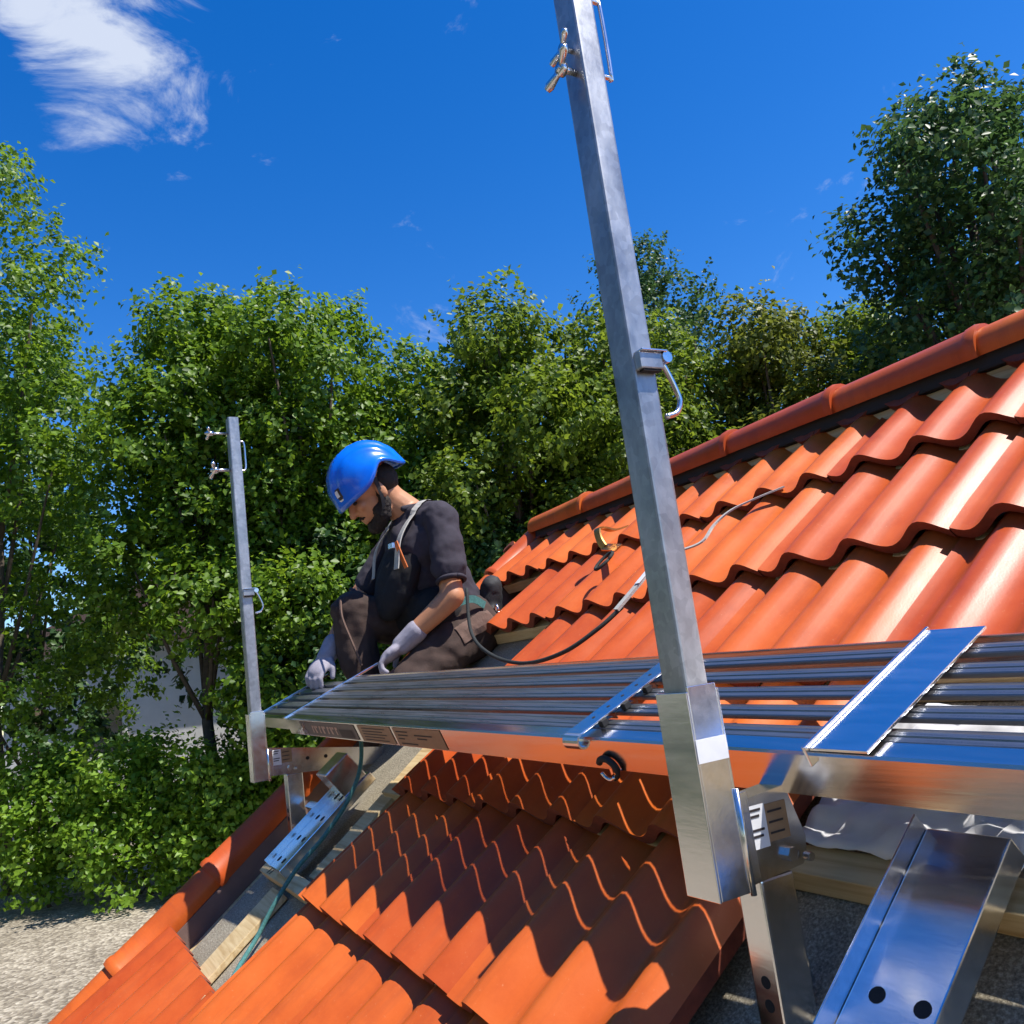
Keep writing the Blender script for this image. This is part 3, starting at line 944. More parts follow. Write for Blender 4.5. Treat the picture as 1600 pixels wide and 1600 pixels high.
# ------------------------------------------------------------------ the worker
def ell(center, axes, radii, seg=16, rings=10):
    """ellipsoid: axes = three unit vectors"""
    c = np.array(center)
    A = np.array([np.array(a) for a in axes])
    V, F = [], []
    for i in range(rings + 1):
        th = math.pi * i / rings
        for k in range(seg):
            ph = 2 * math.pi * k / seg
            p = np.array((math.sin(th) * math.cos(ph) * radii[0], math.sin(th) * math.sin(ph) * radii[1], math.cos(th) * radii[2]))
            V.append(c + p @ A)
    for i in range(rings):
        for k in range(seg):
            F.append((i * seg + k, i * seg + (k + 1) % seg, (i + 1) * seg + (k + 1) % seg, (i + 1) * seg + k))
    return V, F
def caps(pts, rad, seg=14, flat=1.0, fdir=None):
    """swept limb with rounded ends through points; flat squashes along fdir"""
    P = [np.array(p, float) for p in pts]
    n = len(P)
    V, F = [], []
    st = []
    for j in range(4):
        a = (j + 0.15) / 4 * math.pi / 2
        t = P[1] - P[0]
        t /= np.linalg.norm(t)
        st.append((P[0] - t * rad[0] * math.cos(a), rad[0] * math.sin(a), t))
    for i in range(n):
        t = P[min(i + 1, n - 1)] - P[max(i - 1, 0)]
        st.append((P[i], rad[i], t / np.linalg.norm(t)))
    for j in range(3, -1, -1):
        a = (j + 0.15) / 4 * math.pi / 2
        t = P[-1] - P[-2]
        t /= np.linalg.norm(t)
        st.append((P[-1] + t * rad[-1] * math.cos(a), rad[-1] * math.sin(a), t))
    ref = np.array(fdir, float) if fdir is not None else np.array((0.31, 0.77, 0.55))
    for c, r, t in st:
        u = ref - t * (ref @ t)
        u /= np.linalg.norm(u)
        w = np.cross(t, u)
        for k in range(seg):
            a = 2 * math.pi * k / seg
            V.append(c + u * math.cos(a) * r * flat + w * math.sin(a) * r)
    m = len(st)
    for i in range(m - 1):
        for k in range(seg):
            F.append((i * seg + k, i * seg + (k + 1) % seg, (i + 1) * seg + (k + 1) % seg, (i + 1) * seg + k))
    F.append(tuple(range(seg))[::-1])
    F.append(tuple((m - 1) * seg + k for k in range(seg)))
    return V, F
def merge(name, shapes, mat, parent, voxel=0.008, smooth=6, wrinkle=0.0, wscale=0.06):
    V, F = [], []
    for v, f in shapes:
        o_ = len(V)
        V += [tuple(x) for x in v]
        F += [tuple(i + o_ for i in q) for q in f]
    o = pydata(name, V, F, mat, parent)
    rm = o.modifiers.new('remesh', 'REMESH')
    rm.mode = 'VOXEL'
    rm.voxel_size = voxel
    rm.use_smooth_shade = True
    if smooth:
        sm = o.modifiers.new('smooth', 'SMOOTH')
        sm.factor = 0.5
        sm.iterations = smooth
    if wrinkle:
        tx = bpy.data.textures.new(name + '_folds', 'CLOUDS')
        tx.noise_scale = wscale
        tx.noise_depth = 2
        dm = o.modifiers.new('folds', 'DISPLACE')
        dm.texture = tx
        dm.strength = wrinkle
        dm.mid_level = 0.5
        dm.texture_coords = 'GLOBAL'
        tx2 = bpy.data.textures.new(name + '_creases', 'MUSGRAVE')
        tx2.noise_scale = wscale * .8
        tx2.musgrave_type = 'RIDGED_MULTIFRACTAL'
        d2 = o.modifiers.new('creases', 'DISPLACE')
        d2.texture = tx2
        d2.strength = wrinkle * .10
        d2.mid_level = 0.6
        d2.texture_coords = 'GLOBAL'
    return o
PXc = -.42
pel = (PXc, .005, .000)
wst = (PXc, -.030, .130)
chs = (PXc, -.115, .290)
nkb = (PXc, -.125, .435)
nkt = (PXc - .004, -.190, .492)
hcn = np.array((PXc - .010, -.262, .532))
LSh = (-.245, -.085, .385); RSh = (-.60, -.115, .375)
LEl = (-.185, -.105, .098); REl = (-.665, -.300, .130)
LWr = (-.285, -.255, -.035); RWr = (-.600, -.430, -.038)
LHp = (-.315, .010, -.015); RHp = (-.525, .010, -.010)
LKn = (-.270, -.255, -.185); RKn = (-.545, -.345, .105)
LAn = (-.250, -.060, -.290); RAn = (-.525, -.300, -.240)
LTo = (-.250, -.130, -.360); RTo = (-.53, -.42, -.285)
worker = thing('person', (PXc, -.10, -.20), 'worker in blue helmet, dark shirt and brown trousers crouching behind the platform end', 'person')
hf = np.array((-.20, -.79, -.57)); hf /= np.linalg.norm(hf)          # facing
hu = np.array((.0, -.54, .84)); hu -= hf * (hu @ hf); hu /= np.linalg.norm(hu)
hl = np.cross(hu, hf)                                               # his left
def H(f, l, u):
    return hcn + hf * f + hl * l + hu * u
HA = (hf, hl, hu)
body_sh = [
    ell(H(-.010, 0, .035), HA, (.098, .076, .092)),                 # skull
    ell(H(.030, 0, -.035), HA, (.066, .060, .080)),                 # face
    caps([H(.010, .040, -.085), H(.062, .014, -.108), H(.062, -.014, -.108), H(.010, -.040, -.085)], [.022, .022, .022, .022], 10),   # jaw
    caps([H(.088, 0, .012), H(.104, 0, -.012), H(.112, 0, -.032)], [.009, .011, .014], 10),        # nose
    caps([H(.090, .012, -.034), H(.090, -.012, -.034)], [.012, .012], 8),
    caps([H(.080, .045, .022), H(.092, .014, .024), H(.092, -.014, .024), H(.080, -.045, .022)], [.010, .011, .011, .010], 8),   # brow
    ell(H(.072, .036, -.020), HA, (.020, .022, .020), 10, 8),
    ell(H(.072, -.036, -.020), HA, (.020, .022, .020), 10, 8),
    caps([H(.086, .020, -.066), H(.094, 0, -.064), H(.086, -.020, -.066)], [.007, .009, .007], 8),  # upper lip
    caps([H(.084, .018, -.079), H(.090, 0, -.079), H(.084, -.018, -.079)], [.007, .009, .007], 8),
    ell(H(-.012, .078, -.018), (hf, hl, hu), (.020, .010, .033), 12, 8),   # ears
    ell(H(-.012, -.078, -.018), (hf, hl, hu), (.020, .010, .033), 12, 8),
    caps([nkb, nkt, H(-.03, 0, -.03)], [.062, .056, .058], 14),     # neck
    caps([pel, wst, chs, (nkb[0], nkb[1] + .01, nkb[2] - .05)], [.11, .10, .11, .07], 16),
    caps([LSh, LEl], [.045, .040]), caps([LEl, LWr], [.043, .029]),
    caps([RSh, REl], [.045, .040]), caps([REl, RWr], [.043, .029]),
    caps([LHp, LKn, ], [.075, .055]), caps([LKn, LAn], [.052, .038]),
    caps([RHp, RKn, ], [.075, .055]), caps([RKn, RAn], [.052, .038]),
    caps([nkb, LSh], [.05, .045]), caps([nkb, RSh], [.05, .045]),
]
merge('body', body_sh, 'skin', worker, .0055, 3)
# eyes
for sgn in (1, -1):
    V_, F_ = ell(H(.0835, .033 * sgn, .000), HA, (.0085, .0125, .0065), 10, 8)
    pydata('eye', V_, F_, 'hair', worker, True)
merge('beard', [caps([H(.000, .055, -.060), H(.030, .048, -.092), H(.072, .016, -.114), H(.072, -.016, -.114), H(.030, -.048, -.092), H(.000, -.055, -.060)], [.023, .030, .029, .029, .030, .023], 10), ell(H(.030, .046, -.072), HA, (.030, .022, .030)), ell(H(.030, -.046, -.072), HA, (.030, .022, .030)), ell(H(.060, 0, -.100), HA, (.036, .034, .026)),
                caps([H(-.004, .064, -.012), H(.002, .060, -.055)], [.010, .016], 8), caps([H(-.004, -.064, -.012), H(.002, -.060, -.055)], [.010, .016], 8),
                caps([H(.088, .022, -.060), H(.098, 0, -.056), H(.088, -.022, -.060)], [.006, .008, .006], 8)], 'hair', worker, .005, 1, .010, .006)
merge('hair', [ell(H(-.045, 0, .010), HA, (.072, .080, .070))], 'hair', worker, .007, 2, .006, .01)
# helmet: vented climbing-style shell, low at brow and nape, cut up over the ears
def helmet():
    cen = H(-.012, 0, .030)
    a, b, c = .141, .117, .143
    NP, NR = 64, 18
    V, F = [], []
    for i in range(NR + 1):
        for k in range(NP):
            ph = 2 * math.pi * k / NP
            cf, cl = math.cos(ph), math.sin(ph)
            lim = math.radians(96 + 4 * max(0, cf) ** 2 + 5 * max(0, -cf) - 21 * math.exp(-((abs(ph if ph < math.pi else ph - 2 * math.pi) - 1.95) / .38) ** 2))
            th = lim * i / NR
            e = 1.0
            s_ = math.sin(th)
            # raised ribs running front to back
            lat = s_ * cl
            rib = (.0075 * math.exp(-((abs(lat) - .30) / .06) ** 2) + .0065 * math.exp(-((abs(lat) - .66) / .05) ** 2) - .004 * math.exp(-((abs(lat) - .48) / .06) ** 2)) * min(1, 1.6 * (1 - abs(i / NR - .45) / .55) + .05)
            flare = .010 * max(0, i / NR - .86) / .14
            p = cen + hf * ((a + rib + flare) * s_ * cf) + hl * ((b + rib + flare) * s_ * cl) + hu * ((c + rib) * math.cos(th))
            V.append(p)
    for i in range(NR):
        for k in range(NP):
            F.append((i * NP + k, i * NP + (k + 1) % NP, (i + 1) * NP + (k + 1) % NP, (i + 1) * NP + k))
    o = pydata('helmet', V, F, 'helmet', worker, True)
    sd = o.modifiers.new('shell', 'SOLIDIFY')
    sd.thickness = .006
    sd.offset = -1
    rim = [V[NR * NP + k] for k in range(NP)] + [V[NR * NP]]
    tube('rim', rim, .0036, 'blue_plastic', o, 6)
    # small emblem at the brow: dark patch with a white drop and a bar
    def patch(name, ph0, ph1, t0, t1, mat, lift):
        vv = []
        n_ = 5
        for i in range(n_ + 1):
            for k in range(n_ + 1):
                ph = ph0 + (ph1 - ph0) * k / n_
                th = t0 + (t1 - t0) * i / n_
                vv.append(cen + hf * ((a + lift) * math.sin(th) * math.cos(ph)) + hl * ((b + lift) * math.sin(th) * math.sin(ph)) + hu * ((c + lift) * math.cos(th)))
        ff = [(i * (n_ + 1) + k, i * (n_ + 1) + k + 1, (i + 1) * (n_ + 1) + k + 1, (i + 1) * (n_ + 1) + k) for i in range(n_) for k in range(n_)]
        return pydata(name, vv, ff, mat, o, True)
    patch('emblem', .30, .62, 1.22, 1.62, 'print_dark', .0066)
    patch('emblem_mark', .40, .54, 1.26, 1.42, 'sticker_white', .0075)
    patch('emblem_mark', .36, .58, 1.50, 1.54, 'sticker_white', .0075)
    return o
hel = helmet()
for sgn in (1, -1):
    ribbon('chin_strap', spline([H(-.02, .088 * sgn, .03), H(.004, .082 * sgn, -.045), H(.040, .056 * sgn, -.105), H(.058, .0, -.136)], 5), hf, .014, .003, 'strap_black', worker)
# shirt
sh = [caps([(pel[0], pel[1], pel[2] + .05), wst, (chs[0], chs[1], chs[2] - .02), (nkb[0], nkb[1] + .012, nkb[2] - .045)], [.125, .128, .140, .085], 18),
      ell((PXc, -.10, .30), ((1, 0, 0), (0, 1, 0), (0, 0, 1)), (.175, .130, .14)),
      caps([(nkb[0] + .03, nkb[1] + .01, nkb[2] - .02), LSh], [.056, .058]), caps([(nkb[0] - .03, nkb[1] + .01, nkb[2] - .02), RSh], [.056, .058]),
      caps([LSh, (LSh[0] + .03, LSh[1] - .005, LSh[2] - .09), (LSh[0] + .050, LSh[1] - .014, LSh[2] - .188)], [.061, .056, .060]),
      caps([RSh, (RSh[0] - .03, RSh[1] - .07, RSh[2] - .09), (RSh[0] - .046, RSh[1] - .12, RSh[2] - .165)], [.061, .056, .058])]
shirt = merge('shirt', sh, 'shirt', worker, .0075, 4, .024, .085)
merge('collar', [caps([(nkb[0] + .052, nkb[1] - .045, nkb[2] + .012), (nkb[0] + .062, nkb[1] + .025, nkb[2] + .022), (nkb[0], nkb[1] + .066, nkb[2] + .025), (nkb[0] - .062, nkb[1] + .025, nkb[2] + .022), (nkb[0] - .052, nkb[1] - .045, nkb[2] + .012)], [.013, .015, .016, .015, .013], 10)], 'shirt', worker, .006, 2)
for S0, S1, nm in ((LSh, (LSh[0] + .050, LSh[1] - .014, LSh[2] - .188), 'sleeve_hem'), (RSh, (RSh[0] - .046, RSh[1] - .12, RSh[2] - .165), 'sleeve_hem')):
    ax_ = (np.array(S1) - np.array(S0)); ax_ /= np.linalg.norm(ax_)
    u_ = np.cross(ax_, (0, 1, 0)); u_ /= np.linalg.norm(u_); v_ = np.cross(ax_, u_)
    c_ = np.array(S1) + ax_ * .046
    tube(nm, [tuple(c_ + (u_ * math.cos(t) + v_ * math.sin(t)) * .0475) for t in np.linspace(0, 2 * math.pi, 22)], .0075, 'shirt', worker, 8)
# black bib front of the dungarees
merge('bib', [ell((PXc - .01, -.188, .225), ((1, 0, 0), (0, .93, -.36), (0, .36, .93)), (.150, .068, .185)),
              caps([(PXc + .09, -.10, .06), (PXc - .10, -.12, .06)], [.10, .10])], 'bib', worker, .009, 4, .012, .06)
# trousers
tr = [caps([LHp, (LHp[0] + .03, -.13, -.085), LKn], [.105, .092, .074]), caps([LKn, LAn], [.070, .055]),
      caps([RHp, (RHp[0] - .01, -.18, .060), RKn], [.105, .090, .074]), caps([RKn, ((RKn[0] + RAn[0]) / 2, -.335, -.075), RAn], [.074, .074, .060]),
      caps([LHp, RHp], [.118, .118]), ell((PXc, .040, .02), ((1, 0, 0), (0, 1, 0), (0, 0, 1)), (.175, .105, .11))]
trousers = merge('trousers', tr, 'trouser', worker, .0080, 3, .028, .085)
pk = ribbon('thigh_pocket', [(-.19, .05 - .02 * k, .03 - .008 * k) for k in range(8)], (.2, .35, 1), .085, .006, 'pocket', worker)
bmx = bmesh.new(); bmx.from_mesh(pk.data); bmesh.ops.subdivide_edges(bmx, edges=bmx.edges[:], cuts=3, use_grid_fill=True); bmx.to_mesh(pk.data); bmx.free()
pw = pk.modifiers.new('lie_on_trousers', 'SHRINKWRAP')
pw.target = trousers
pw.wrap_method = 'NEAREST_SURFACEPOINT'
pw.wrap_mode = 'OUTSIDE_SURFACE'
pw.offset = .004
ribbon('trouser_seam', spline([(-.500, -.395, .150), (-.468, -.405, .085), (-.452, -.385, .0), (-.445, -.36, -.09)], 5), (1, .3, 0), .007, .006, 'pocket', worker)
for toe, ank in ((LTo, LAn), (RTo, RAn)):
    merge('boot', [caps([(ank[0], ank[1] + .03, ank[2] - .02), ank], [.045, .05]), caps([(ank[0], ank[1] + .02, ank[2] - .05), toe], [.045, .042], 14)], 'rubber', worker, .009, 3)
# gloved hands closed on the end bars
def glove(wr, el_, palm_dir, across, curl, name='glove'):
    wr = np.array(wr); el_ = np.array(el_)
    d = np.array(palm_dir, float); d /= np.linalg.norm(d)
    a = np.array(across, float); a -= d * (a @ d); a /= np.linalg.norm(a)
    nrm = np.cross(d, a)
    if nrm[2] > 0:
        nrm = -nrm                                                  # curl towards the bar below
    ax_ = (wr - el_) / np.linalg.norm(wr - el_)
    sh_ = [caps([wr - ax_ * .055, wr - ax_ * .01, wr + d * .012], [.039, .036, .034], 14)]
    pc = wr + d * .055
    sh_.append(ell(pc, (d, a, nrm), (.052, .044, .022), 14, 10))
    for k, (off, L) in enumerate(((-.031, .066), (-.011, .076), (.010, .072), (.029, .056))):
        b0 = wr + d * .080 + a * off
        p1 = b0 + d * L * .42 + nrm * L * .12 * curl
        p2 = p1 + d * L * .16 * (2 - curl) + nrm * L * .36 * curl
        p3 = p2 - d * L * .10 * curl + nrm * L * .28 * curl
        sh_.append(caps([b0 - d * .02, b0, p1, p2, p3], [.0105, .0105, .0100, .0095, .0085], 10))
    t0 = wr + d * .028 - a * .032
    t1 = t0 + d * .024 - a * .020 + nrm * .010
    t2 = t1 + d * .022 - a * .002 + nrm * .020
    sh_.append(caps([wr + d * .015 - a * .015, t0, t1, t2], [.014, .0135, .0120, .0105], 10))
    return merge(name, sh_, 'glove', worker, .0042, 2)
glove(LWr, LEl, (-.30, -.72, -.52), (.80, -.45, .1), 1.0)
glove(RWr, REl, (.35, -.66, -.62), (-.75, -.5, .1), 1.0)
# loose flap of the glove cuff
# harness: shoulder webbing, chest buckle, belt and leg loop
def strap(name, pts, width, mat, wd):
    o = ribbon(name, spline(pts, 8), wd, width, .004, mat, worker)
    sw_ = o.modifiers.new('lie_on_shirt', 'SHRINKWRAP')
    sw_.target = shirt
    sw_.wrap_method = 'NEAREST_SURFACEPOINT'
    sw_.wrap_mode = 'OUTSIDE'
    sw_.offset = .006
    return o
strap('shoulder_strap', [(-.340, .02, .33), (-.325, -.06, .45), (-.315, -.15, .42), (-.300, -.225, .33), (-.300, -.25, .22)], .034, 'strap_grey', (1, .1, .1))
strap('shoulder_strap', [(-.500, .02, .33), (-.515, -.06, .45), (-.525, -.15, .42), (-.540, -.225, .33), (-.54, -.25, .22)], .034, 'strap_grey', (1, -.1, .1))
strap('chest_strap', [(-.292, -.245, .315), (-.285, -.235, .270), (-.282, -.22, .22)], .018, 'strap_orange', (1, .3, 0))
box('buckle', frame((-.292, -.262, .300), (1, .2, 0), (-.2, 1, 0), (0, 0, 1)), (-.014, -.006, -.010), (.014, .006, .010), 'bolt_steel', worker, .002)
merge('belt', [caps([(PXc + .13, -.05, .085), (PXc + .10, .075, .075), (PXc - .10, .075, .075), (PXc - .13, -.05, .085)], [.026, .026, .026, .026], 10, .6, (0, 0, 1))], 'strap_black', worker, .007, 2)
merge('hip_pack', [caps([(-.345, .115, .055), (-.325, .125, .135)], [.048, .042], 12), caps([(-.300, .105, .035), (-.270, .105, -.05)], [.024, .020], 10)], 'strap_black', worker, .008, 2, .01, .03)
strap('leg_loop', [(-.215, .03, .06), (-.205, -.02, .085), (-.22, -.08, .075)], .026, 'rope_green', (0, .3, 1))
tube('carabiner', [(-.235 + .012 * math.cos(a), .085, .035 + .024 * math.sin(a)) for a in np.linspace(0, 2 * math.pi, 16)], .0045, 'bolt_steel', worker, 8)

# ------------------------------------------------------------------ vegetation
def leaf_mesh(name, P, Nrm, size, tint, mat, parent):
    """one mesh of folded leaf blades; P (n,3), Nrm (n,3) preferred normals, size (n,)"""
    n = len(P)
    Nrm = Nrm / np.linalg.norm(Nrm, axis=1, keepdims=True)
    t = rng.normal(size=(n, 3))
    t -= Nrm * np.sum(t * Nrm, 1, keepdims=True)
    t /= np.linalg.norm(t, axis=1, keepdims=True)
    b = np.cross(Nrm, t)
    L = size[:, None]
    wd = L * rng.uniform(.30, .42, (n, 1))
    v0 = P - t * L * .5
    v1 = P + b * wd + Nrm * L * .10 - t * L * .05
    v2 = P + t * L * .5 - Nrm * L * .06
    v3 = P - b * wd + Nrm * L * .10 - t * L * .05
    V = np.stack([v0, v1, v2, v3], 1).reshape(-1, 3)
    c = V.mean(0)
    V = V - c
    me = bpy.data.meshes.new(name)
    me.vertices.add(4 * n)
    me.vertices.foreach_set('co', V.astype(np.float32).ravel())
    base = np.arange(n)[:, None] * 4
    tri = np.concatenate([base + np.array([[0, 1, 2]]), base + np.array([[0, 2, 3]])], 1).reshape(-1)
    me.loops.add(6 * n)
    me.loops.foreach_set('vertex_index', tri.astype(np.int32))
    me.polygons.add(2 * n)
    me.polygons.foreach_set('loop_start', np.arange(0, 6 * n, 3, dtype=np.int32))
    me.polygons.foreach_set('loop_total', np.full(2 * n, 3, dtype=np.int32))
    me.update(calc_edges=True)
    at = me.attributes.new('tint', 'FLOAT', 'POINT')
    at.data.foreach_set('value', np.repeat(tint, 4).astype(np.float32))
    base_o = origin(parent) if parent is not None else Vector((0, 0, 0))
    return link_mesh(name, me, mat, parent, Vector(c) - base_o)

CR = np.array(CAM_R)
CC = np.array(CAM_C)
def at_px(u, v, d):
    return CC + np.array(((u - 800) / 1330.0, (v - 800) / 1330.0, 1.0)) @ CR * d
def tree(name, label, x, y, top, spread, mat, nleaf, lsize=.068, low=.35, nl=16, group=None, airy=False, dome=1.0, base=None, trunk_r=.07, lobe=1.0):
    """trunk with limbs and a crown of leaf sprays gathered round many lobes"""
    z0 = GZ
    root = thing(name, (x, y, z0), label, 'tree' if 'tree' in name else 'bush', group)
    H_ = top - z0
    zb = z0 + low * H_ if base is None else base
    # lobes
    lobes = []
    for k in range(nl):
        f = (k + .5) / nl
        a = k * 2.399 + random.uniform(-.4, .4)
        zc = zb + (top - zb) * (.10 + .80 * f ** .9)
        env = math.sqrt(max(.05, 1 - (max(0, (zc - zb) / (top - zb) - .25) / .80) ** 2))
        rr = spread * env * random.uniform(.30, .78)
        lr = lobe * spread * random.uniform(.36, .52) * (1.0 if f < .75 else .72)
        lobes.append((np.array((x + rr * math.cos(a), y + rr * math.sin(a), min(zc, top - lr * .8))), lr))
    lobes.append((np.array((x, y, top - spread * .42)), spread * .40))
    # branches
    bm = bmesh.new()
    tz = zb + (top - zb) * .62
    tp = [Vector((x + .05 * math.sin(k * 1.3), y + .05 * math.cos(k * 1.7), z0 - .05 + (tz - z0) * k / 6)) for k in range(7)]
    bm_tube(bm, tp, [trunk_r * (1 - .13 * k) for k in range(7)], 8)
    tr_ = bm_obj('trunk', bm, 'bark', root, True)
    for c, lr in lobes[::2]:
        k = min(5, max(1, int((c[2] - z0) / (tz - z0) * 6 * .6)))
        s_ = tp[k]
        mid = (s_ + Vector(c)) / 2 + Vector((0, 0, -.10))
        bm = bmesh.new()
        bm_tube(bm, [s_, mid, Vector(c), Vector(c) + (Vector(c) - mid) * .05], [trunk_r * .42, trunk_r * .3, trunk_r * .16, trunk_r * .08], 6)
        bm_obj('limb', bm, 'bark', tr_, True)
    # sprays on and in each lobe
    P, N, S, T = [], [], [], []
    tot = sum(l[1] ** 2 for l in lobes)
    for c, lr in lobes:
        nsp = max(8, int(nleaf * (lr ** 2 / tot) / 26))
        d = rng.normal(size=(nsp, 3))
        d /= np.linalg.norm(d, axis=1, keepdims=True)
        rad = lr * rng.uniform(.35, 1.10, (nsp, 1)) ** .6
        sc = c + d * rad * np.array((1, 1, .85 * dome))
        # each spray: leaves strung along a short drooping twig
        tw = d + rng.normal(size=(nsp, 3)) * .5 + np.array((0, 0, .35 if not airy else 1.3))
        tw /= np.linalg.norm(tw, axis=1, keepdims=True)
        tl = rng.uniform(.10, .26, (nsp, 1)) * (1.7 if airy else 1)
        for q in range(26):
            f = rng.uniform(-.2, 1, (nsp, 1))
            jit = rng.normal(size=(nsp, 3)) * (.050 if not airy else .026)
            P.append(sc + tw * tl * f + jit)
            N.append(d * .75 + np.array((.12, .10, .55)) + rng.normal(size=(nsp, 3)) * .55)
            S.append(lsize * rng.uniform(.65, 1.25, nsp))
            T.append(np.clip(rng.normal(.50, .26, nsp), 0, 1))
    P = np.concatenate(P); N = np.concatenate(N); S = np.concatenate(S); T = np.concatenate(T)
    keep = P[:, 2] > z0 + .05
    leaf_mesh('crown', P[keep], N[keep], S[keep], T[keep], mat, root)
    return root
def tree_px(name, label, u, d, vtop, hw, *a, **k):
    g_ = at_px(u, 1103, d)
    t_ = at_px(u, vtop, d)
    return tree(name, label, float(g_[0]), float(g_[1]), float(t_[2]), hw / 1330 * d, *a, **k)
GH = 'leafy trees behind the roof'
tree_px('broadleaf_tree', 'tall broadleaf tree at the far left edge of the view', 0, 8.8, 110, 215, 'leaf_a', 34000, group=GH, low=.10, nl=22)
tree_px('broadleaf_tree', 'unseen tall broadleaf tree added beyond the left edge of the view', -330, 8.8, 40, 260, 'leaf_a', 20000, lsize=.11, group=GH, low=.08, nl=20)  # out of view, added tall so the shaded tiles mirror less sky
tree_px('broadleaf_tree', 'light green broadleaf tree directly above and behind the far guard post', 330, 8.2, 385, 185, 'leaf_a', 40000, group=GH, low=.34, nl=20)
tree_px('broadleaf_tree', 'broadleaf tree above the worker helmet, left of the dip in the tree line', 510, 8.0, 378, 175, 'leaf_a', 40000, group=GH, low=.10, nl=20)
tree_px('broadleaf_tree', 'lower bushy tree filling the dip in the tree line', 690, 8.3, 492, 175, 'leaf_a', 34000, group=GH, low=.08, nl=18)
tree_px('broadleaf_tree', 'rounded broadleaf tree just left of the tall guard post', 855, 8.0, 385, 190, 'leaf_b', 42000, group=GH, low=.10, nl=20)
tree_px('broadleaf_tree', 'broadleaf tree just right of the tall guard post', 1050, 8.3, 415, 185, 'leaf_b', 40000, group=GH, low=.12, nl=20)
tree_px('feathery_tree', 'blue-green tree with thin upright shoots poking above the others', 1110, 9.6, 300, 115, 'leaf_c', 17000, lsize=.055, group=GH, low=.55, airy=True)
tree_px('broadleaf_tree', 'olive-tinted broadleaf tree above the right half of the ridge', 1290, 8.0, 408, 190, 'leaf_brown', 42000, group=GH, low=.12, nl=20)
tree_px('broadleaf_tree', 'broadleaf tree behind the ridge at the far right edge', 1500, 8.3, 400, 200, 'leaf_b', 34000, group=GH, low=.2)
tree_px('broadleaf_tree', 'broadleaf tree beyond the right end of the ridge', 1720, 8.6, 380, 200, 'leaf_a', 24000, group=GH, low=.2)
# taller dark maple on the right, nearer, crown cut by the frame
tree_px('maple_tree', 'tall dark maple with large leaves hanging in at the upper right', 1700, 6.6, -20, 262, 'leaf_c', 24000, lsize=.066, low=.5, nl=44, trunk_r=.10, lobe=.55)
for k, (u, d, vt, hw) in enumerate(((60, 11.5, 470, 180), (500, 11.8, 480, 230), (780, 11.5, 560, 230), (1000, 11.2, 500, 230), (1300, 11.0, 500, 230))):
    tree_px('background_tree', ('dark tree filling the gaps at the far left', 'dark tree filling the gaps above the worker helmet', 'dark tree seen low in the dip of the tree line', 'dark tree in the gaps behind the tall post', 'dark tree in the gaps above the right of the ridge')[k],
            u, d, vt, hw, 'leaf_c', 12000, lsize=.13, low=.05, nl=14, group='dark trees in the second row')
for k, (x, y, top) in enumerate(((-7.5, -4.6, 5.6), (-5.6, -8.0, 5.8), (-1.6, -8.6, 6.0), (2.4, -8.8, 6.2), (6.4, -8.0, 6.0), (9.0, -4.5, 5.0))):
    tree('sky_block_tree', ('unseen added tree nearest the left bushes', 'unseen added tree second from the left bushes', 'unseen added tree straight across from the roof eaves', 'unseen added tree across from the tall guard post', 'unseen added tree behind the camera on the left', 'unseen added tree behind the camera on the right')[k], x, y, top, 2.3, 'leaf_b', 12000, lsize=.17, low=.0, nl=16, group='unseen trees added to cut the sky fill', trunk_r=.12)  # out-of-view trees added to block low sky light and darken reflections
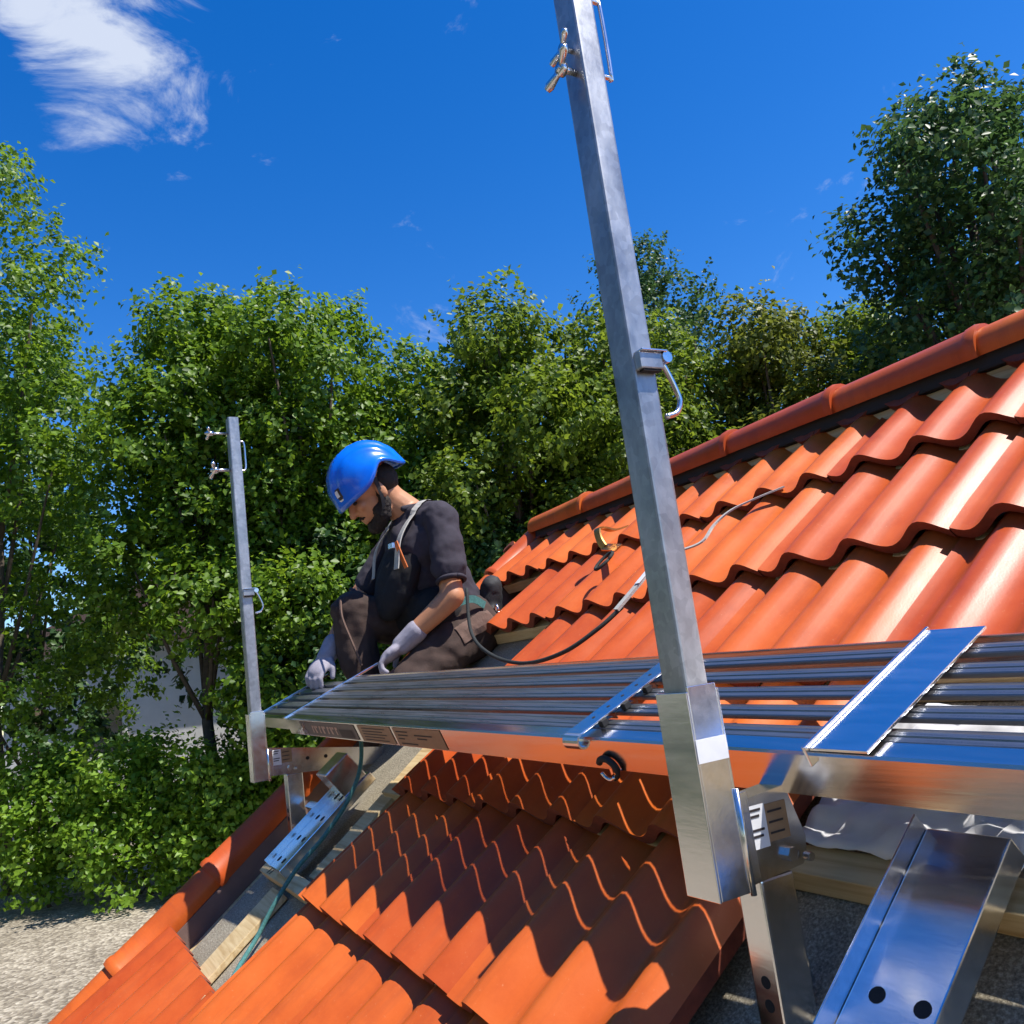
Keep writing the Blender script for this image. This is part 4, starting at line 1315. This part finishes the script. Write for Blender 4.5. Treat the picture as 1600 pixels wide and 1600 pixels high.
# second storey of undergrowth
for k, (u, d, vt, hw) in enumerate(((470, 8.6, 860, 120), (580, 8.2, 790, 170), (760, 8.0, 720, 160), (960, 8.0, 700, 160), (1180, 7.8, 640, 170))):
    tree_px('shrub_bush', ('shade-darkened shrub between the far post and the worker knees', 'shade-darkened shrub behind the worker knees', 'shade-darkened shrub behind the worker back', 'shrub behind the left half of the ridge', 'shrub behind the right half of the ridge')[k],
            u, d, vt, hw, 'leaf_c' if k < 3 else 'leaf_b', 17000, low=.10, nl=12, group='dark shrubs below the trees')  # first three get darker leaves, painting in the shade under the trees
for k, (u, d, vt, hw) in enumerate(((60, 8.0, 1170, 120), (215, 7.9, 1150, 110), (330, 7.7, 1160, 95), (430, 8.2, 1125, 90))):
    tree_px('low_bush', ('bright low bush at the left edge', 'bright low bush second from the left edge', 'bright low bush left of the far post foot', 'bright low bush right behind the far post foot')[k],
            u, d, vt, hw, 'leaf_low', 9000, lsize=.06, low=.02, nl=12, group='bright low bushes', trunk_r=.02)

# pale house glimpsed through the foliage
def house():
    c = at_px(300, 1103, 14.5)
    root = thing('white_house', (float(c[0]), float(c[1]), GZ), 'white rendered house glimpsed through gaps low in the left trees', 'house')
    f = Vector((CR[2][0], CR[2][1], 0)).normalized()
    r = Vector((CR[0][0], CR[0][1], 0)).normalized()
    M = frame((float(c[0]), float(c[1]), GZ), r, f, (0, 0, 1))
    wall = box('wall', M, (-3.2, 0, 0), (3.2, 4, 2.75), 'plaster', root, .01)
    pr_ = [(-3.5, 2.355), (0, 3.6), (3.5, 2.355), (3.5, 2.26), (3.2, 2.357), (-3.2, 2.357), (-3.5, 2.26)]
    bm = bmesh.new()
    ra = [bm.verts.new(M @ Vector((a, -.3, b))) for a, b in ((-3.5, 2.76), (0, 4.0), (3.5, 2.76))]
    rb = [bm.verts.new(M @ Vector((a, 4.3, b))) for a, b in ((-3.5, 2.76), (0, 4.0), (3.5, 2.76))]
    bm.faces.new(ra); bm.faces.new(rb[::-1])
    for i, j in ((0, 1), (1, 2), (2, 0)):
        bm.faces.new((ra[i], rb[i], rb[j], ra[j]))
    bmesh.ops.recalc_face_normals(bm, faces=bm.faces)
    bm_obj('roof', bm, 'roof_grey', root)
    for x in (-2.0, 1.3):
        wnd = box('window', M, (x, -.03, .9), (x + .9, .02, 1.9), 'plaster', root, .004)
        box('pane', M, (x + .08, -.034, .98), (x + .82, -.030, 1.82), 'glass_dark', wnd, 0)
house()
